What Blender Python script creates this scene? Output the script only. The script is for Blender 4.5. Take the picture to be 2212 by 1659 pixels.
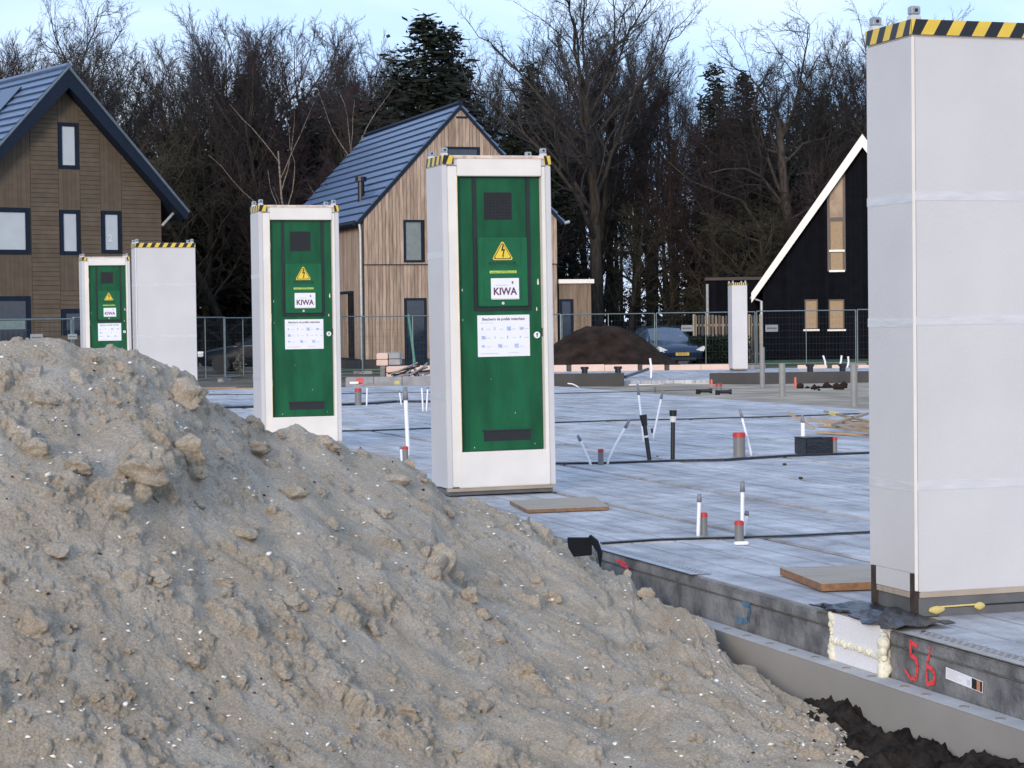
import bpy, bmesh, math, random
import numpy as np
from mathutils import Vector, Matrix

# ------------------------------------------------------------------ camera / world / sun
for o in list(bpy.data.objects):
    bpy.data.objects.remove(o)
SC = bpy.context.scene
COL = SC.collection
R = math.radians

CAM_H, F, CX, CY = 1.41, 4608.0, 1106.0, 829.5       # photo reckoned on a 2212 x 1659 grid
PITCH, ROLL = math.atan(137.0 / F), 0.0125
fwd = Vector((0, math.cos(PITCH), -math.sin(PITCH)))
upv = Vector((0, math.sin(PITCH), math.cos(PITCH)))
rgt = Vector((1, 0, 0))
cx = rgt * math.cos(ROLL) - upv * math.sin(ROLL)
cy = upv * math.cos(ROLL) + rgt * math.sin(ROLL)
cam_d = bpy.data.cameras.new('camera')
cam = bpy.data.objects.new('camera', cam_d)
COL.objects.link(cam)
cam_d.sensor_width = 36.0
cam_d.lens = 36.0 * F / 2212.0
cam_d.clip_start, cam_d.clip_end = 0.1, 4000.0
cam.matrix_world = Matrix(((cx.x, cy.x, -fwd.x, 0), (cx.y, cy.y, -fwd.y, 0), (cx.z, cy.z, -fwd.z, CAM_H), (0, 0, 0, 1)))
SC.camera = cam

SUN_EL, SUN_AZ = R(13.0), Vector((-0.28, -0.96, 0)).normalized()   # direction towards the sun (low, behind the camera)
world = bpy.data.worlds.new('World')
SC.world = world
world.use_nodes = True
wn, wl = world.node_tree.nodes, world.node_tree.links
wn.clear()
w_out = wn.new('ShaderNodeOutputWorld'); w_bg = wn.new('ShaderNodeBackground')
w_sky = wn.new('ShaderNodeTexSky'); w_sky.sky_type = 'NISHITA'; w_sky.sun_disc = False
w_sky.sun_elevation = SUN_EL
w_sky.sun_rotation = math.atan2(SUN_AZ.x, SUN_AZ.y)
w_sky.air_density, w_sky.dust_density, w_sky.ozone_density = 1.0, 0.6, 2.0
w_tc = wn.new('ShaderNodeTexCoord'); w_map = wn.new('ShaderNodeMapping'); w_map.inputs['Scale'].default_value = (1.0, 1.0, 3.2)
w_no = wn.new('ShaderNodeTexNoise'); w_no.inputs['Scale'].default_value = 2.6; w_no.inputs['Detail'].default_value = 6; w_no.inputs['Distortion'].default_value = 0.6
w_rp = wn.new('ShaderNodeValToRGB'); w_rp.color_ramp.elements[0].position = 0.38; w_rp.color_ramp.elements[1].position = 0.64
w_rp.color_ramp.elements[0].color = (0.42, 0.66, 1.0, 1); w_rp.color_ramp.elements[1].color = (0.86, 0.93, 1.0, 1)    # blue gaps, pale cloud
w_sc = wn.new('ShaderNodeMixRGB'); w_sc.blend_type = 'MULTIPLY'; w_sc.inputs['Fac'].default_value = 1.0; w_sc.inputs['Color2'].default_value = (3.2, 3.25, 3.65, 1)
w_mx = wn.new('ShaderNodeMixRGB'); w_mx.inputs['Fac'].default_value = 0.90
wl.new(w_tc.outputs['Generated'], w_map.inputs['Vector']); wl.new(w_map.outputs['Vector'], w_no.inputs['Vector'])
wl.new(w_no.outputs['Fac'], w_rp.inputs['Fac']); wl.new(w_rp.outputs['Color'], w_sc.inputs['Color1']); wl.new(w_sc.outputs['Color'], w_mx.inputs['Color2'])
wl.new(w_sky.outputs['Color'], w_mx.inputs['Color1']); wl.new(w_mx.outputs['Color'], w_bg.inputs['Color'])
w_bg.inputs['Strength'].default_value = 0.15
wl.new(w_bg.outputs['Background'], w_out.inputs['Surface'])

sun_d = bpy.data.lights.new('sun', 'SUN'); sun = bpy.data.objects.new('sun', sun_d); COL.objects.link(sun)
sun_d.energy, sun_d.angle, sun_d.color = 1.05, R(14), (1.0, 0.85, 0.70)
sdir = (SUN_AZ * math.cos(SUN_EL) + Vector((0, 0, math.sin(SUN_EL))))
sun.rotation_euler = (-sdir).to_track_quat('-Z', 'Y').to_euler()

SC.render.engine = 'CYCLES'
SC.view_settings.view_transform = 'Standard'
SC.view_settings.look = 'None'
SC.view_settings.exposure = 1.22
SC.view_settings.gamma = 1.0
SC.render.resolution_x, SC.render.resolution_y = 1024, 768

# ------------------------------------------------------------------ pixel helpers (a pixel gives a direction)
def ray(x, y):
    return cx * ((x - CX) / F) + cy * (-(y - CY) / F) + fwd
def gp(x, y, z=0.0):
    v = ray(x, y); t = (z - CAM_H) / v.z
    return Vector((0, 0, CAM_H)) + v * t
def at(x, y, Y):
    v = ray(x, y); return Vector((0, 0, CAM_H)) + v * (Y / v.y)
def hit(x, y, P, n):
    v = ray(x, y); o = Vector((0, 0, CAM_H))
    return o + v * ((P - o).dot(n) / v.dot(n))

TH = R(18.4)                                        # the row of houses runs 18.4 deg left of the view
Bv = Vector((math.cos(TH), math.sin(TH), 0)); Av = Vector((-math.sin(TH), math.cos(TH), 0))
def qp(q, p, z=0.0):
    return Bv * q + Av * p + Vector((0, 0, z))
def to_qp(v):
    return v.dot(Bv), v.dot(Av)
rnd = random.Random(7)

# ------------------------------------------------------------------ materials
MATS = {}
def mat(name, col, rough=0.6, metal=0.0, var=0.12, scale=6.0, bump=0.0, bscale=40.0, rand=0.0, stretch=None, spec=0.5, col2=None, detail=5.0):
    if name in MATS: return MATS[name]
    m = bpy.data.materials.new(name); m.use_nodes = True
    n, l = m.node_tree.nodes, m.node_tree.links
    b = n['Principled BSDF']
    b.inputs['Roughness'].default_value = rough; b.inputs['Metallic'].default_value = metal
    b.inputs['Specular IOR Level'].default_value = spec
    tc = n.new('ShaderNodeTexCoord'); vec = tc.outputs['Object']
    if stretch:
        mp = n.new('ShaderNodeMapping'); mp.inputs['Scale'].default_value = stretch
        l.new(vec, mp.inputs['Vector']); vec = mp.outputs['Vector']
    no = n.new('ShaderNodeTexNoise'); no.inputs['Scale'].default_value = scale; no.inputs['Detail'].default_value = detail
    l.new(vec, no.inputs['Vector'])
    rp = n.new('ShaderNodeValToRGB')
    c0 = tuple(max(0, c * (1 - var)) for c in col); c1 = col2 if col2 else tuple(min(1, c * (1 + var)) for c in col)
    rp.color_ramp.elements[0].color = (*c0, 1); rp.color_ramp.elements[1].color = (*c1, 1)
    rp.color_ramp.elements[0].position = 0.32; rp.color_ramp.elements[1].position = 0.68
    l.new(no.outputs['Fac'], rp.inputs['Fac'])
    out = rp.outputs['Color']
    if rand:
        oi = n.new('ShaderNodeObjectInfo'); mr = n.new('ShaderNodeMapRange')
        mr.inputs['To Min'].default_value = 1 - rand; mr.inputs['To Max'].default_value = 1 + rand
        l.new(oi.outputs['Random'], mr.inputs['Value'])
        hs = n.new('ShaderNodeHueSaturation'); l.new(mr.outputs['Result'], hs.inputs['Value']); l.new(out, hs.inputs['Color'])
        out = hs.outputs['Color']
    l.new(out, b.inputs['Base Color'])
    if bump:
        n2 = n.new('ShaderNodeTexNoise'); n2.inputs['Scale'].default_value = bscale; n2.inputs['Detail'].default_value = 6
        l.new(vec, n2.inputs['Vector'])
        bp = n.new('ShaderNodeBump'); bp.inputs['Strength'].default_value = min(1, bump); bp.inputs['Distance'].default_value = 0.02
        l.new(n2.outputs['Fac'], bp.inputs['Height']); l.new(bp.outputs['Normal'], b.inputs['Normal'])
    MATS[name] = m
    return m

def concrete_floor():
    m = mat('concrete_floor', (0.455, 0.455, 0.465), 0.85, var=0.2, scale=1.5, stretch=(1.2, 0.7, 1), rand=0.06, col2=(0.62, 0.62, 0.63), spec=0.25, detail=8.0)
    n, l = m.node_tree.nodes, m.node_tree.links
    b = n['Principled BSDF']
    col = b.inputs['Base Color'].links[0].from_socket
    tc = n.new('ShaderNodeTexCoord')
    def layer(scale, c0, p0, p1, fac, detail=8):
        nonlocal col
        mp = n.new('ShaderNodeMapping'); mp.inputs['Scale'].default_value = scale; l.new(tc.outputs['Object'], mp.inputs['Vector'])
        no = n.new('ShaderNodeTexNoise'); no.inputs['Scale'].default_value = 1.0; no.inputs['Detail'].default_value = detail; no.inputs['Roughness'].default_value = 0.62
        l.new(mp.outputs['Vector'], no.inputs['Vector'])
        rp = n.new('ShaderNodeValToRGB'); rp.color_ramp.elements[0].position = p0; rp.color_ramp.elements[1].position = p1
        rp.color_ramp.elements[0].color = (*c0, 1); rp.color_ramp.elements[1].color = (1, 1, 1, 1)
        l.new(no.outputs['Fac'], rp.inputs['Fac'])
        mx = n.new('ShaderNodeMixRGB'); mx.blend_type = 'MULTIPLY'; mx.inputs['Fac'].default_value = fac
        l.new(col, mx.inputs['Color1']); l.new(rp.outputs['Color'], mx.inputs['Color2']); col = mx.outputs['Color']
        return no.outputs['Fac']
    layer((9, 0.5, 1), (0.72, 0.70, 0.68), 0.36, 0.52, 0.75)                 # screed drag marks along the planks
    fine = layer((4, 5, 1), (0.62, 0.62, 0.63), 0.34, 0.56, 0.8)            # damp blotches
    layer((40, 40, 1), (0.80, 0.79, 0.78), 0.3, 0.6, 0.7, 4)
    # shallow tooling lines along each plank, four to a plank, broken up by wear
    sp = n.new('ShaderNodeSeparateXYZ'); l.new(tc.outputs['Object'], sp.inputs['Vector'])
    def mth(op, a, v):
        q = n.new('ShaderNodeMath'); q.operation = op; l.new(a, q.inputs[0])
        if isinstance(v, float): q.inputs[1].default_value = v
        elif v is not None: l.new(v, q.inputs[1])
        return q.outputs[0]
    ph = mth('FRACT', mth('DIVIDE', mth('SUBTRACT', sp.outputs['X'], 4.63), 0.295), None)
    ln = mth('MULTIPLY', mth('LESS_THAN', ph, 0.07), mth('GREATER_THAN', fine, 0.44))
    mx = n.new('ShaderNodeMixRGB'); mx.blend_type = 'MULTIPLY'; mx.inputs['Color2'].default_value = (0.66, 0.64, 0.63, 1)
    l.new(ln, mx.inputs['Fac']); l.new(col, mx.inputs['Color1']); col = mx.outputs['Color']
    l.new(col, b.inputs['Base Color'])
    bp = n.new('ShaderNodeBump'); bp.inputs['Strength'].default_value = 0.3; bp.inputs['Distance'].default_value = 0.008
    l.new(fine, bp.inputs['Height']); l.new(bp.outputs['Normal'], b.inputs['Normal'])
    return m

def sand_material():
    m = bpy.data.materials.new('sand'); m.use_nodes = True
    n, l = m.node_tree.nodes, m.node_tree.links
    b = n['Principled BSDF']; b.inputs['Roughness'].default_value = 0.95; b.inputs['Specular IOR Level'].default_value = 0.15
    tc = n.new('ShaderNodeNewGeometry')
    def noise(s, d=6, rgh=0.6):
        q = n.new('ShaderNodeTexNoise'); q.inputs['Scale'].default_value = s; q.inputs['Detail'].default_value = d; q.inputs['Roughness'].default_value = rgh
        l.new(tc.outputs['Position'], q.inputs['Vector']); return q.outputs['Fac']
    rp = n.new('ShaderNodeValToRGB')
    e = rp.color_ramp.elements
    e[0].position, e[0].color = 0.30, (0.49, 0.40, 0.29, 1); e[1].position, e[1].color = 0.70, (0.62, 0.555, 0.46, 1)
    l.new(noise(3.4), rp.inputs['Fac'])
    r2 = n.new('ShaderNodeValToRGB'); r2.color_ramp.elements[0].position = 0.33; r2.color_ramp.elements[1].position = 0.66
    r2.color_ramp.elements[0].color = (0.66, 0.65, 0.63, 1); r2.color_ramp.elements[1].color = (1.22, 1.22, 1.22, 1)
    l.new(noise(95, 3, 0.7), r2.inputs['Fac'])
    mx = n.new('ShaderNodeMixRGB'); mx.blend_type = 'MULTIPLY'; mx.inputs['Fac'].default_value = 0.9
    l.new(rp.outputs['Color'], mx.inputs['Color1']); l.new(r2.outputs['Color'], mx.inputs['Color2'])
    l.new(mx.outputs['Color'], b.inputs['Base Color'])
    bp = n.new('ShaderNodeBump'); bp.inputs['Strength'].default_value = 1.0; bp.inputs['Distance'].default_value = 0.016
    l.new(noise(85, 6, 0.85), bp.inputs['Height']); l.new(bp.outputs['Normal'], b.inputs['Normal'])
    MATS['sand'] = m
    return m

M_SLAB = concrete_floor(); M_SAND = sand_material()
M_WHITE = mat('foam_board_white', (0.568, 0.558, 0.555), 0.5, var=0.05, scale=1.6, bump=0.08, bscale=60)
M_FRAME = mat('frame_white', (0.74, 0.705, 0.65), 0.6, var=0.05, scale=4)
M_FOAM = mat('yellow_foam', (0.74, 0.60, 0.22), 0.8, var=0.12, scale=14, bump=0.5, bscale=45)
M_PALEFOAM = mat('pale_foam', (0.76, 0.73, 0.58), 0.8, var=0.1, scale=20, bump=0.6, bscale=50)
M_EPS = mat('polystyrene', (0.80, 0.80, 0.82), 0.7, var=0.04, scale=60, bump=0.3, bscale=180)
M_GREEN = mat('green_door_paint', (0.007, 0.088, 0.034), 0.42, spec=0.28, var=0.26, scale=3.0, stretch=(2.5, 2.5, .7), bump=0.03, bscale=60)
M_GREEN2 = mat('green_cover_paint', (0.010, 0.115, 0.045), 0.38, spec=0.3, var=0.10, scale=5.0)
M_BLACK = mat('black_rubber', (0.012, 0.013, 0.016), 0.5, var=0.2)
M_VENT = mat('vent_mesh', (0.010, 0.012, 0.014), 0.6, var=0.3, scale=90)
M_TAPEY = mat('tape_yellow', (0.72, 0.50, 0.06), 0.45, var=0.08, scale=10)
M_TAPEK = mat('tape_black', (0.012, 0.012, 0.014), 0.4, var=0.1)
M_STEEL = mat('galvanised_steel', (0.42, 0.43, 0.44), 0.42, 0.8, var=0.15, scale=12)
M_RUST = mat('rusty_steel', (0.040, 0.026, 0.020), 0.8, var=0.4, scale=18)
M_FILM = mat('clear_film_tape', (0.585, 0.585, 0.595), 0.28, var=0.06, scale=8, stretch=(1, 1, 4), bump=0.14, bscale=10)
M_PAPER = mat('paper_white', (0.80, 0.80, 0.82), 0.5, var=0.03)
M_INKP = mat('ink_purple', (0.10, 0.03, 0.08), 0.6, var=0.2, scale=50)
M_INKD = mat('ink_dark', (0.09, 0.08, 0.11), 0.6, var=0.1)
M_INKB = mat('ink_blue', (0.38, 0.48, 0.70), 0.6, var=0.3, scale=60)
M_INKG = mat('ink_grey', (0.62, 0.62, 0.66), 0.6, var=0.05)
M_INKGREEN = mat('ink_dark_green', (0.006, 0.040, 0.022), 0.5, var=0.1)
M_SIGNY = mat('sign_yellow', (0.78, 0.56, 0.05), 0.4, var=0.03)
M_STRIPY = mat('strip_yellow', (0.55, 0.68, 0.12), 0.5, var=0.1, scale=30)
M_PLY = mat('plywood', (0.36, 0.30, 0.23), 0.75, var=0.15, scale=3, stretch=(1, 9, 1))
M_PLYE = mat('plywood_edge', (0.24, 0.13, 0.065), 0.8, var=0.25, scale=30)
M_TIMBER = mat('timber', (0.40, 0.28, 0.17), 0.75, var=0.25, scale=4, stretch=(1, 8, 8), rand=0.2)
M_DARKSTEEL = mat('dark_channel', (0.13, 0.13, 0.13), 0.6, 0.2, var=0.2)
M_PVCW = mat('white_conduit', (0.82, 0.83, 0.85), 0.35, var=0.03)
M_PVCG = mat('grey_pvc', (0.17, 0.17, 0.165), 0.45, var=0.08)
M_GREYTAPE = mat('grey_tape', (0.20, 0.20, 0.22), 0.5, var=0.2, scale=60)
M_RED = mat('red_cap', (0.50, 0.035, 0.03), 0.45, var=0.08)
M_ORANGE = mat('orange_peg', (0.65, 0.14, 0.09), 0.5, var=0.06)
M_BPIPE = mat('black_pipe', (0.008, 0.009, 0.012), 0.35, var=0.1)
M_CREAM = mat('cream_collar', (0.72, 0.70, 0.62), 0.5, var=0.05)
M_FOIL = mat('black_foil', (0.014, 0.015, 0.02), 0.35, var=0.2, scale=20, bump=0.4, bscale=30)
M_SIDE = mat('slab_side', (0.15, 0.152, 0.155), 0.85, var=0.35, scale=7, bump=0.5, bscale=40, col2=(0.26, 0.26, 0.26), spec=.2, detail=9)
M_JOINT = mat('joint_mortar', (0.11, 0.095, 0.088), 0.95, var=0.3, scale=9)
M_LEDGE = mat('foundation_board', (0.30, 0.285, 0.26), 0.75, var=0.07, scale=2.5)
M_LEDGET = mat('foundation_top', (0.46, 0.45, 0.44), 0.8, var=0.1, scale=6)
M_PLUG = mat('plug', (0.27, 0.23, 0.20), 0.8, var=0.2, scale=20)
M_SPRAYR = mat('spray_red', (0.80, 0.055, 0.06), 0.7, var=0.12, scale=40)
M_SPRAYB = mat('spray_blue', (0.09, 0.17, 0.25), 0.8, var=0.35, scale=20)
M_SOIL = mat('black_soil', (0.026, 0.021, 0.017), 0.95, var=0.6, scale=9, bump=1.0, bscale=24, spec=0.1)
M_SOIL2 = mat('brown_soil', (0.026, 0.017, 0.0125), 0.95, var=0.5, scale=2.2, bump=1.0, bscale=6, spec=0.1)
M_GROUND = mat('ground_earth', (0.10, 0.085, 0.065), 0.95, var=0.5, scale=0.35, bump=0.6, bscale=3, col2=(0.21, 0.18, 0.14), spec=0.1)
M_GSAND = mat('ground_sand', (0.33, 0.28, 0.215), 0.95, var=0.35, scale=0.8, bump=1.0, bscale=9, spec=0.1)
M_FLOORLEAF = mat('forest_floor', (0.035, 0.026, 0.016), 0.95, var=0.5, scale=0.6, bump=1, bscale=4, spec=0.1)
M_GRASS = mat('lawn', (0.035, 0.075, 0.022), 0.9, var=0.35, scale=2, bump=0.8, bscale=30)
M_PINK = mat('pink_insulation', (0.68, 0.50, 0.41), 0.75, var=0.06, scale=2)
M_GREYBLOCK = mat('grey_block', (0.30, 0.30, 0.31), 0.8, var=0.15, scale=5)
M_DARKWALL = mat('dark_formwork', (0.045, 0.043, 0.042), 0.7, var=0.2, scale=2)
M_LARCH = mat('larch_board', (0.33, 0.235, 0.170), 0.85, var=0.2, scale=2.2, stretch=(8, 8, 0.7), rand=0.20, col2=(0.44, 0.34, 0.265), spec=.2)
M_BROWNB = mat('brown_board', (0.112, 0.088, 0.064), 0.85, var=0.12, scale=3, rand=0.08, spec=.15)
M_BLACKB = mat('black_board', (0.005, 0.0055, 0.008), 0.9, var=0.2, scale=3, rand=0.2, spec=.08)
M_NAVY = mat('navy_trim', (0.006, 0.013, 0.028), 0.6, var=0.1, spec=.25)
M_TILE = mat('sky_tinted_tile', (0.085, 0.135, 0.23), 0.38, var=0.12, scale=5, rand=0.06, spec=.6)  # reflected sky is painted in as a lighter, bluer tile colour
M_TILED = mat('brown_tile', (0.07, 0.05, 0.042), 0.6, var=0.3, scale=7, rand=0.15)
M_SOLAR = mat('solar_panel', (0.02, 0.025, 0.04), 0.15, var=0.1)
M_GLASSP = mat('pane_pale', (0.44, 0.48, 0.50), 0.12, var=0.06, scale=1.5, spec=0.6)
M_GLASSD = mat('pane_dark', (0.02, 0.03, 0.045), 0.06, var=0.2, spec=0.8)
M_BRONZE = mat('pane_bronze', (0.25, 0.17, 0.10), 0.25, var=0.3, scale=3)
M_BLIND = mat('tan_blind', (0.34, 0.235, 0.135), 0.7, var=0.1, scale=12)
M_FASCIA = mat('white_fascia', (0.88, 0.83, 0.76), 0.6, var=0.03)
M_ZINC = mat('zinc', (0.42, 0.43, 0.44), 0.5, 0.3, var=0.1)
M_FENCE = mat('fence_tube', (0.18, 0.23, 0.235), 0.45, 0.6, var=0.15, scale=6)
M_WIRE = mat('fence_wire', (0.07, 0.10, 0.12), 0.5, 0.3, var=0.1)
M_FOOT = mat('fence_foot', (0.25, 0.24, 0.22), 0.9, var=0.15)
M_CARP = mat('car_paint_blue', (0.012, 0.030, 0.065), 0.18, 0.3, var=0.05, spec=0.7)
M_CARK = mat('car_paint_black', (0.004, 0.006, 0.010), 0.4, 0.0, var=0.05, spec=0.12)
M_CARG = mat('car_glass', (0.04, 0.065, 0.10), 0.05, var=0.05, spec=0.9)  # base colour lifted toward blue in place of reflected sky
M_TYRE = mat('tyre', (0.012, 0.012, 0.012), 0.8, var=0.1)
M_RIM = mat('rim', (0.18, 0.19, 0.20), 0.35, 0.8, var=0.1)
M_LAMP = mat('headlight_lens', (0.70, 0.72, 0.72), 0.15, var=0.05)
M_PLATE = mat('plate_yellow', (0.62, 0.40, 0.05), 0.5, var=0.05)
M_BARK = mat('bark', (0.0522, 0.0449, 0.0377), 0.95, var=0.4, scale=3, stretch=(3, 3, 0.6), spec=0.1)
M_TWIG = mat('twig', (0.0449, 0.0421, 0.0421), 0.95, var=0.3, scale=0.5, rand=0.25, spec=0.1)
M_TWIGR = mat('twig_reddish', (0.0493, 0.0362, 0.0391), 0.95, var=0.3, scale=0.5, spec=0.1)
M_TWIGM = mat('twig_mossy', (0.0522, 0.0493, 0.0348), 0.95, var=0.4, scale=0.5, spec=0.1)
M_BIRCH = mat('birch_bark', (0.19, 0.155, 0.12), 0.85, var=0.5, scale=3.5, stretch=(1, 1, 3))
M_NEEDLE = mat('needle', (0.0203, 0.0275, 0.0203), 0.9, var=0.4, scale=0.9, rand=0.2, spec=0.15)
M_EVERG = mat('evergreen_leaf', (0.0232, 0.0275, 0.0217), 0.8, var=0.45, scale=0.7, rand=0.25, spec=0.2)
M_HEDGE = mat('hedge_leaf', (0.009, 0.016, 0.008), 0.85, var=0.4, scale=2, spec=0.2)
M_SHELL = mat('shell', (0.82, 0.79, 0.73), 0.5, var=0.12, scale=30)
M_PEBBLE = mat('dark_crumb', (0.045, 0.032, 0.022), 0.9, var=0.4, scale=30)
M_BOLT = mat('bolt_black', (0.02, 0.018, 0.008), 0.5)
M_LOCK = mat('lock_white', (0.80, 0.82, 0.82), 0.3, var=0.02)

# ------------------------------------------------------------------ mesh builder
class MB:
    def __init__(s): s.v, s.f, s.mi = [], [], []
    def add(s, verts, faces, mi=0):
        o = len(s.v); s.v += [tuple(p) for p in verts]
        for f in faces: s.f.append(tuple(i + o for i in f)); s.mi.append(mi)
        return s
    def box(s, x0, x1, y0, y1, z0, z1, mi=0, Mx=None):
        p = [Vector((x, y, z)) for z in (z0, z1) for y in (y0, y1) for x in (x0, x1)]
        if Mx: p = [Mx @ q for q in p]
        return s.add(p, [(0, 2, 3, 1), (4, 5, 7, 6), (0, 1, 5, 4), (2, 6, 7, 3), (0, 4, 6, 2), (1, 3, 7, 5)], mi)
    def tube(s, a, b, r0, r1=None, n=8, mi=0, cap=True):
        a, b = Vector(a), Vector(b); r1 = r0 if r1 is None else r1
        d = (b - a).normalized(); u = d.orthogonal().normalized(); w = d.cross(u)
        vs = []
        for c, r in ((a, r0), (b, r1)):
            for i in range(n):
                t = 2 * math.pi * i / n; vs.append(c + u * (math.cos(t) * r) + w * (math.sin(t) * r))
        fs = [(i, (i + 1) % n, n + (i + 1) % n, n + i) for i in range(n)]
        if cap: fs += [tuple(range(n - 1, -1, -1)), tuple(range(n, 2 * n))]
        return s.add(vs, fs, mi)
    def path(s, pts, r, n=6, mi=0):
        pts = [Vector(p) for p in pts]; vs = []; u = None
        for k, c in enumerate(pts):
            d = (pts[min(k + 1, len(pts) - 1)] - pts[max(k - 1, 0)]).normalized()
            u = d.orthogonal().normalized() if u is None else (u - d * u.dot(d)).normalized()
            w = d.cross(u)
            vs += [c + u * (math.cos(2 * math.pi * i / n) * r) + w * (math.sin(2 * math.pi * i / n) * r) for i in range(n)]
        m = len(pts)
        fs = [(k * n + i, k * n + (i + 1) % n, (k + 1) * n + (i + 1) % n, (k + 1) * n + i) for k in range(m - 1) for i in range(n)]
        fs += [tuple(range(n - 1, -1, -1)), tuple(range((m - 1) * n, m * n))]
        return s.add(vs, fs, mi)
    def prism(s, poly, y0, y1, mi=0, axis='y', Mx=None):
        n = len(poly)
        def pt(a, b, c): return Vector((a, c, b)) if axis == 'y' else (Vector((a, b, c)) if axis == 'z' else Vector((c, a, b)))
        vs = [pt(a, b, y0) for a, b in poly] + [pt(a, b, y1) for a, b in poly]
        if Mx: vs = [Mx @ q for q in vs]
        fs = [tuple(range(n)), tuple(range(2 * n - 1, n - 1, -1))] + [(i, n + i, n + (i + 1) % n, (i + 1) % n) for i in range(n)]
        return s.add(vs, fs, mi)
    def build(s, name, mats, parent=None, loc=None, rz=0.0, smooth=False, bevel=0.0, fix=True):
        me = bpy.data.meshes.new(name); me.from_pydata(s.v, [], s.f)
        if not isinstance(mats, (list, tuple)): mats = [mats]
        for m in mats: me.materials.append(m)
        me.polygons.foreach_set('material_index', s.mi)
        if fix or bevel:
            bm = bmesh.new(); bm.from_mesh(me)
            bmesh.ops.recalc_face_normals(bm, faces=bm.faces)
            if bevel:
                es = [e for e in bm.edges if len(e.link_faces) == 2 and e.calc_face_angle(0) > 0.6]
                bmesh.ops.bevel(bm, geom=es, offset=bevel, segments=2, affect='EDGES', clamp_overlap=True)
            bm.to_mesh(me); bm.free()
        if smooth: me.shade_smooth()
        return link(name, me, parent, loc, rz)

def link(name, me, parent=None, loc=None, rz=0.0):
    o = bpy.data.objects.new(name, me); COL.objects.link(o)
    if loc is not None: o.location = loc
    o.rotation_euler = (0, 0, rz)
    if parent: o.parent = parent
    return o
def tag(o, label=None, cat=None, group=None, kind=None):
    if label: o['label'] = label
    if cat: o['category'] = cat
    if group: o['group'] = group
    if kind: o['kind'] = kind
    return o
def thing(name, label, cat, loc=(0, 0, 0), rz=0.0, group=None):
    return tag(link(name, None, None, loc, rz), label, cat, group)
def copy_tree(o, parent=None):
    c = o.copy(); COL.objects.link(c); c.parent = parent
    for ch in list(o.children): copy_tree(ch, c)
    return c
def mesh_np(name, V, Fq, mats, parent=None, smooth=False, mi=None):
    V = np.asarray(V, np.float32); Fq = np.asarray(Fq, np.int32)
    me = bpy.data.meshes.new(name); k = Fq.shape[1]
    me.vertices.add(len(V)); me.vertices.foreach_set('co', V.ravel())
    me.loops.add(Fq.size); me.loops.foreach_set('vertex_index', Fq.ravel())
    me.polygons.add(len(Fq)); me.polygons.foreach_set('loop_start', np.arange(len(Fq), dtype=np.int32) * k)
    me.polygons.foreach_set('loop_total', np.full(len(Fq), k, np.int32))
    if not isinstance(mats, (list, tuple)): mats = [mats]
    for m in mats: me.materials.append(m)
    if mi is not None: me.polygons.foreach_set('material_index', np.asarray(mi, np.int32))
    if smooth: me.polygons.foreach_set('use_smooth', np.ones(len(Fq), bool))
    me.update(calc_edges=True)
    return me
TEXTS = {}
def text_mesh(s, size, m, extrude=0.0, bold=0.0):
    key = (s, size, m.name)
    if key in TEXTS: return TEXTS[key]
    cu = bpy.data.curves.new('lettering', 'FONT'); cu.body = s; cu.size = size; cu.align_x = 'CENTER'; cu.align_y = 'CENTER'
    cu.extrude = extrude; cu.offset = bold
    o = bpy.data.objects.new('lettering', cu); COL.objects.link(o)
    dg = bpy.context.evaluated_depsgraph_get(); dg.update()
    me = bpy.data.meshes.new_from_object(o.evaluated_get(dg))
    bpy.data.objects.remove(o)
    me.materials.clear(); me.materials.append(m)
    TEXTS[key] = me
    return me
def put_text(s, size, m, parent, x, y, z, bold=0.0, sx=1.0):
    o = link('lettering', text_mesh(s, size, m, 0.0, bold), parent); o.location = (x, y, z); o.rotation_euler = (R(90), 0, 0); o.scale = (sx, 1, 1)
    return o

# ------------------------------------------------------------------ numpy noise
_rs = np.random.RandomState(11); _tab = _rs.rand(256, 256)
def vnoise(x, y):
    xi, yi = np.floor(x).astype(int), np.floor(y).astype(int); fx, fy = x - xi, y - yi
    fx = fx * fx * (3 - 2 * fx); fy = fy * fy * (3 - 2 * fy)
    a = _tab[xi & 255, yi & 255]; b = _tab[(xi + 1) & 255, yi & 255]; c = _tab[xi & 255, (yi + 1) & 255]; d = _tab[(xi + 1) & 255, (yi + 1) & 255]
    return (a * (1 - fx) + b * fx) * (1 - fy) + (c * (1 - fx) + d * fx) * fy - 0.5
def fbm(x, y, o=5, g=0.5):
    s, a = 0, 1.0
    for i in range(o): s = s + a * vnoise(x + 17.3 * i, y - 9.1 * i); x, y, a = x * 2.03, y * 2.03, a * g
    return s
def sstep(a, b, x):
    t = np.clip((x - a) / (b - a), 0, 1); return t * t * (3 - 2 * t)

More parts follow.
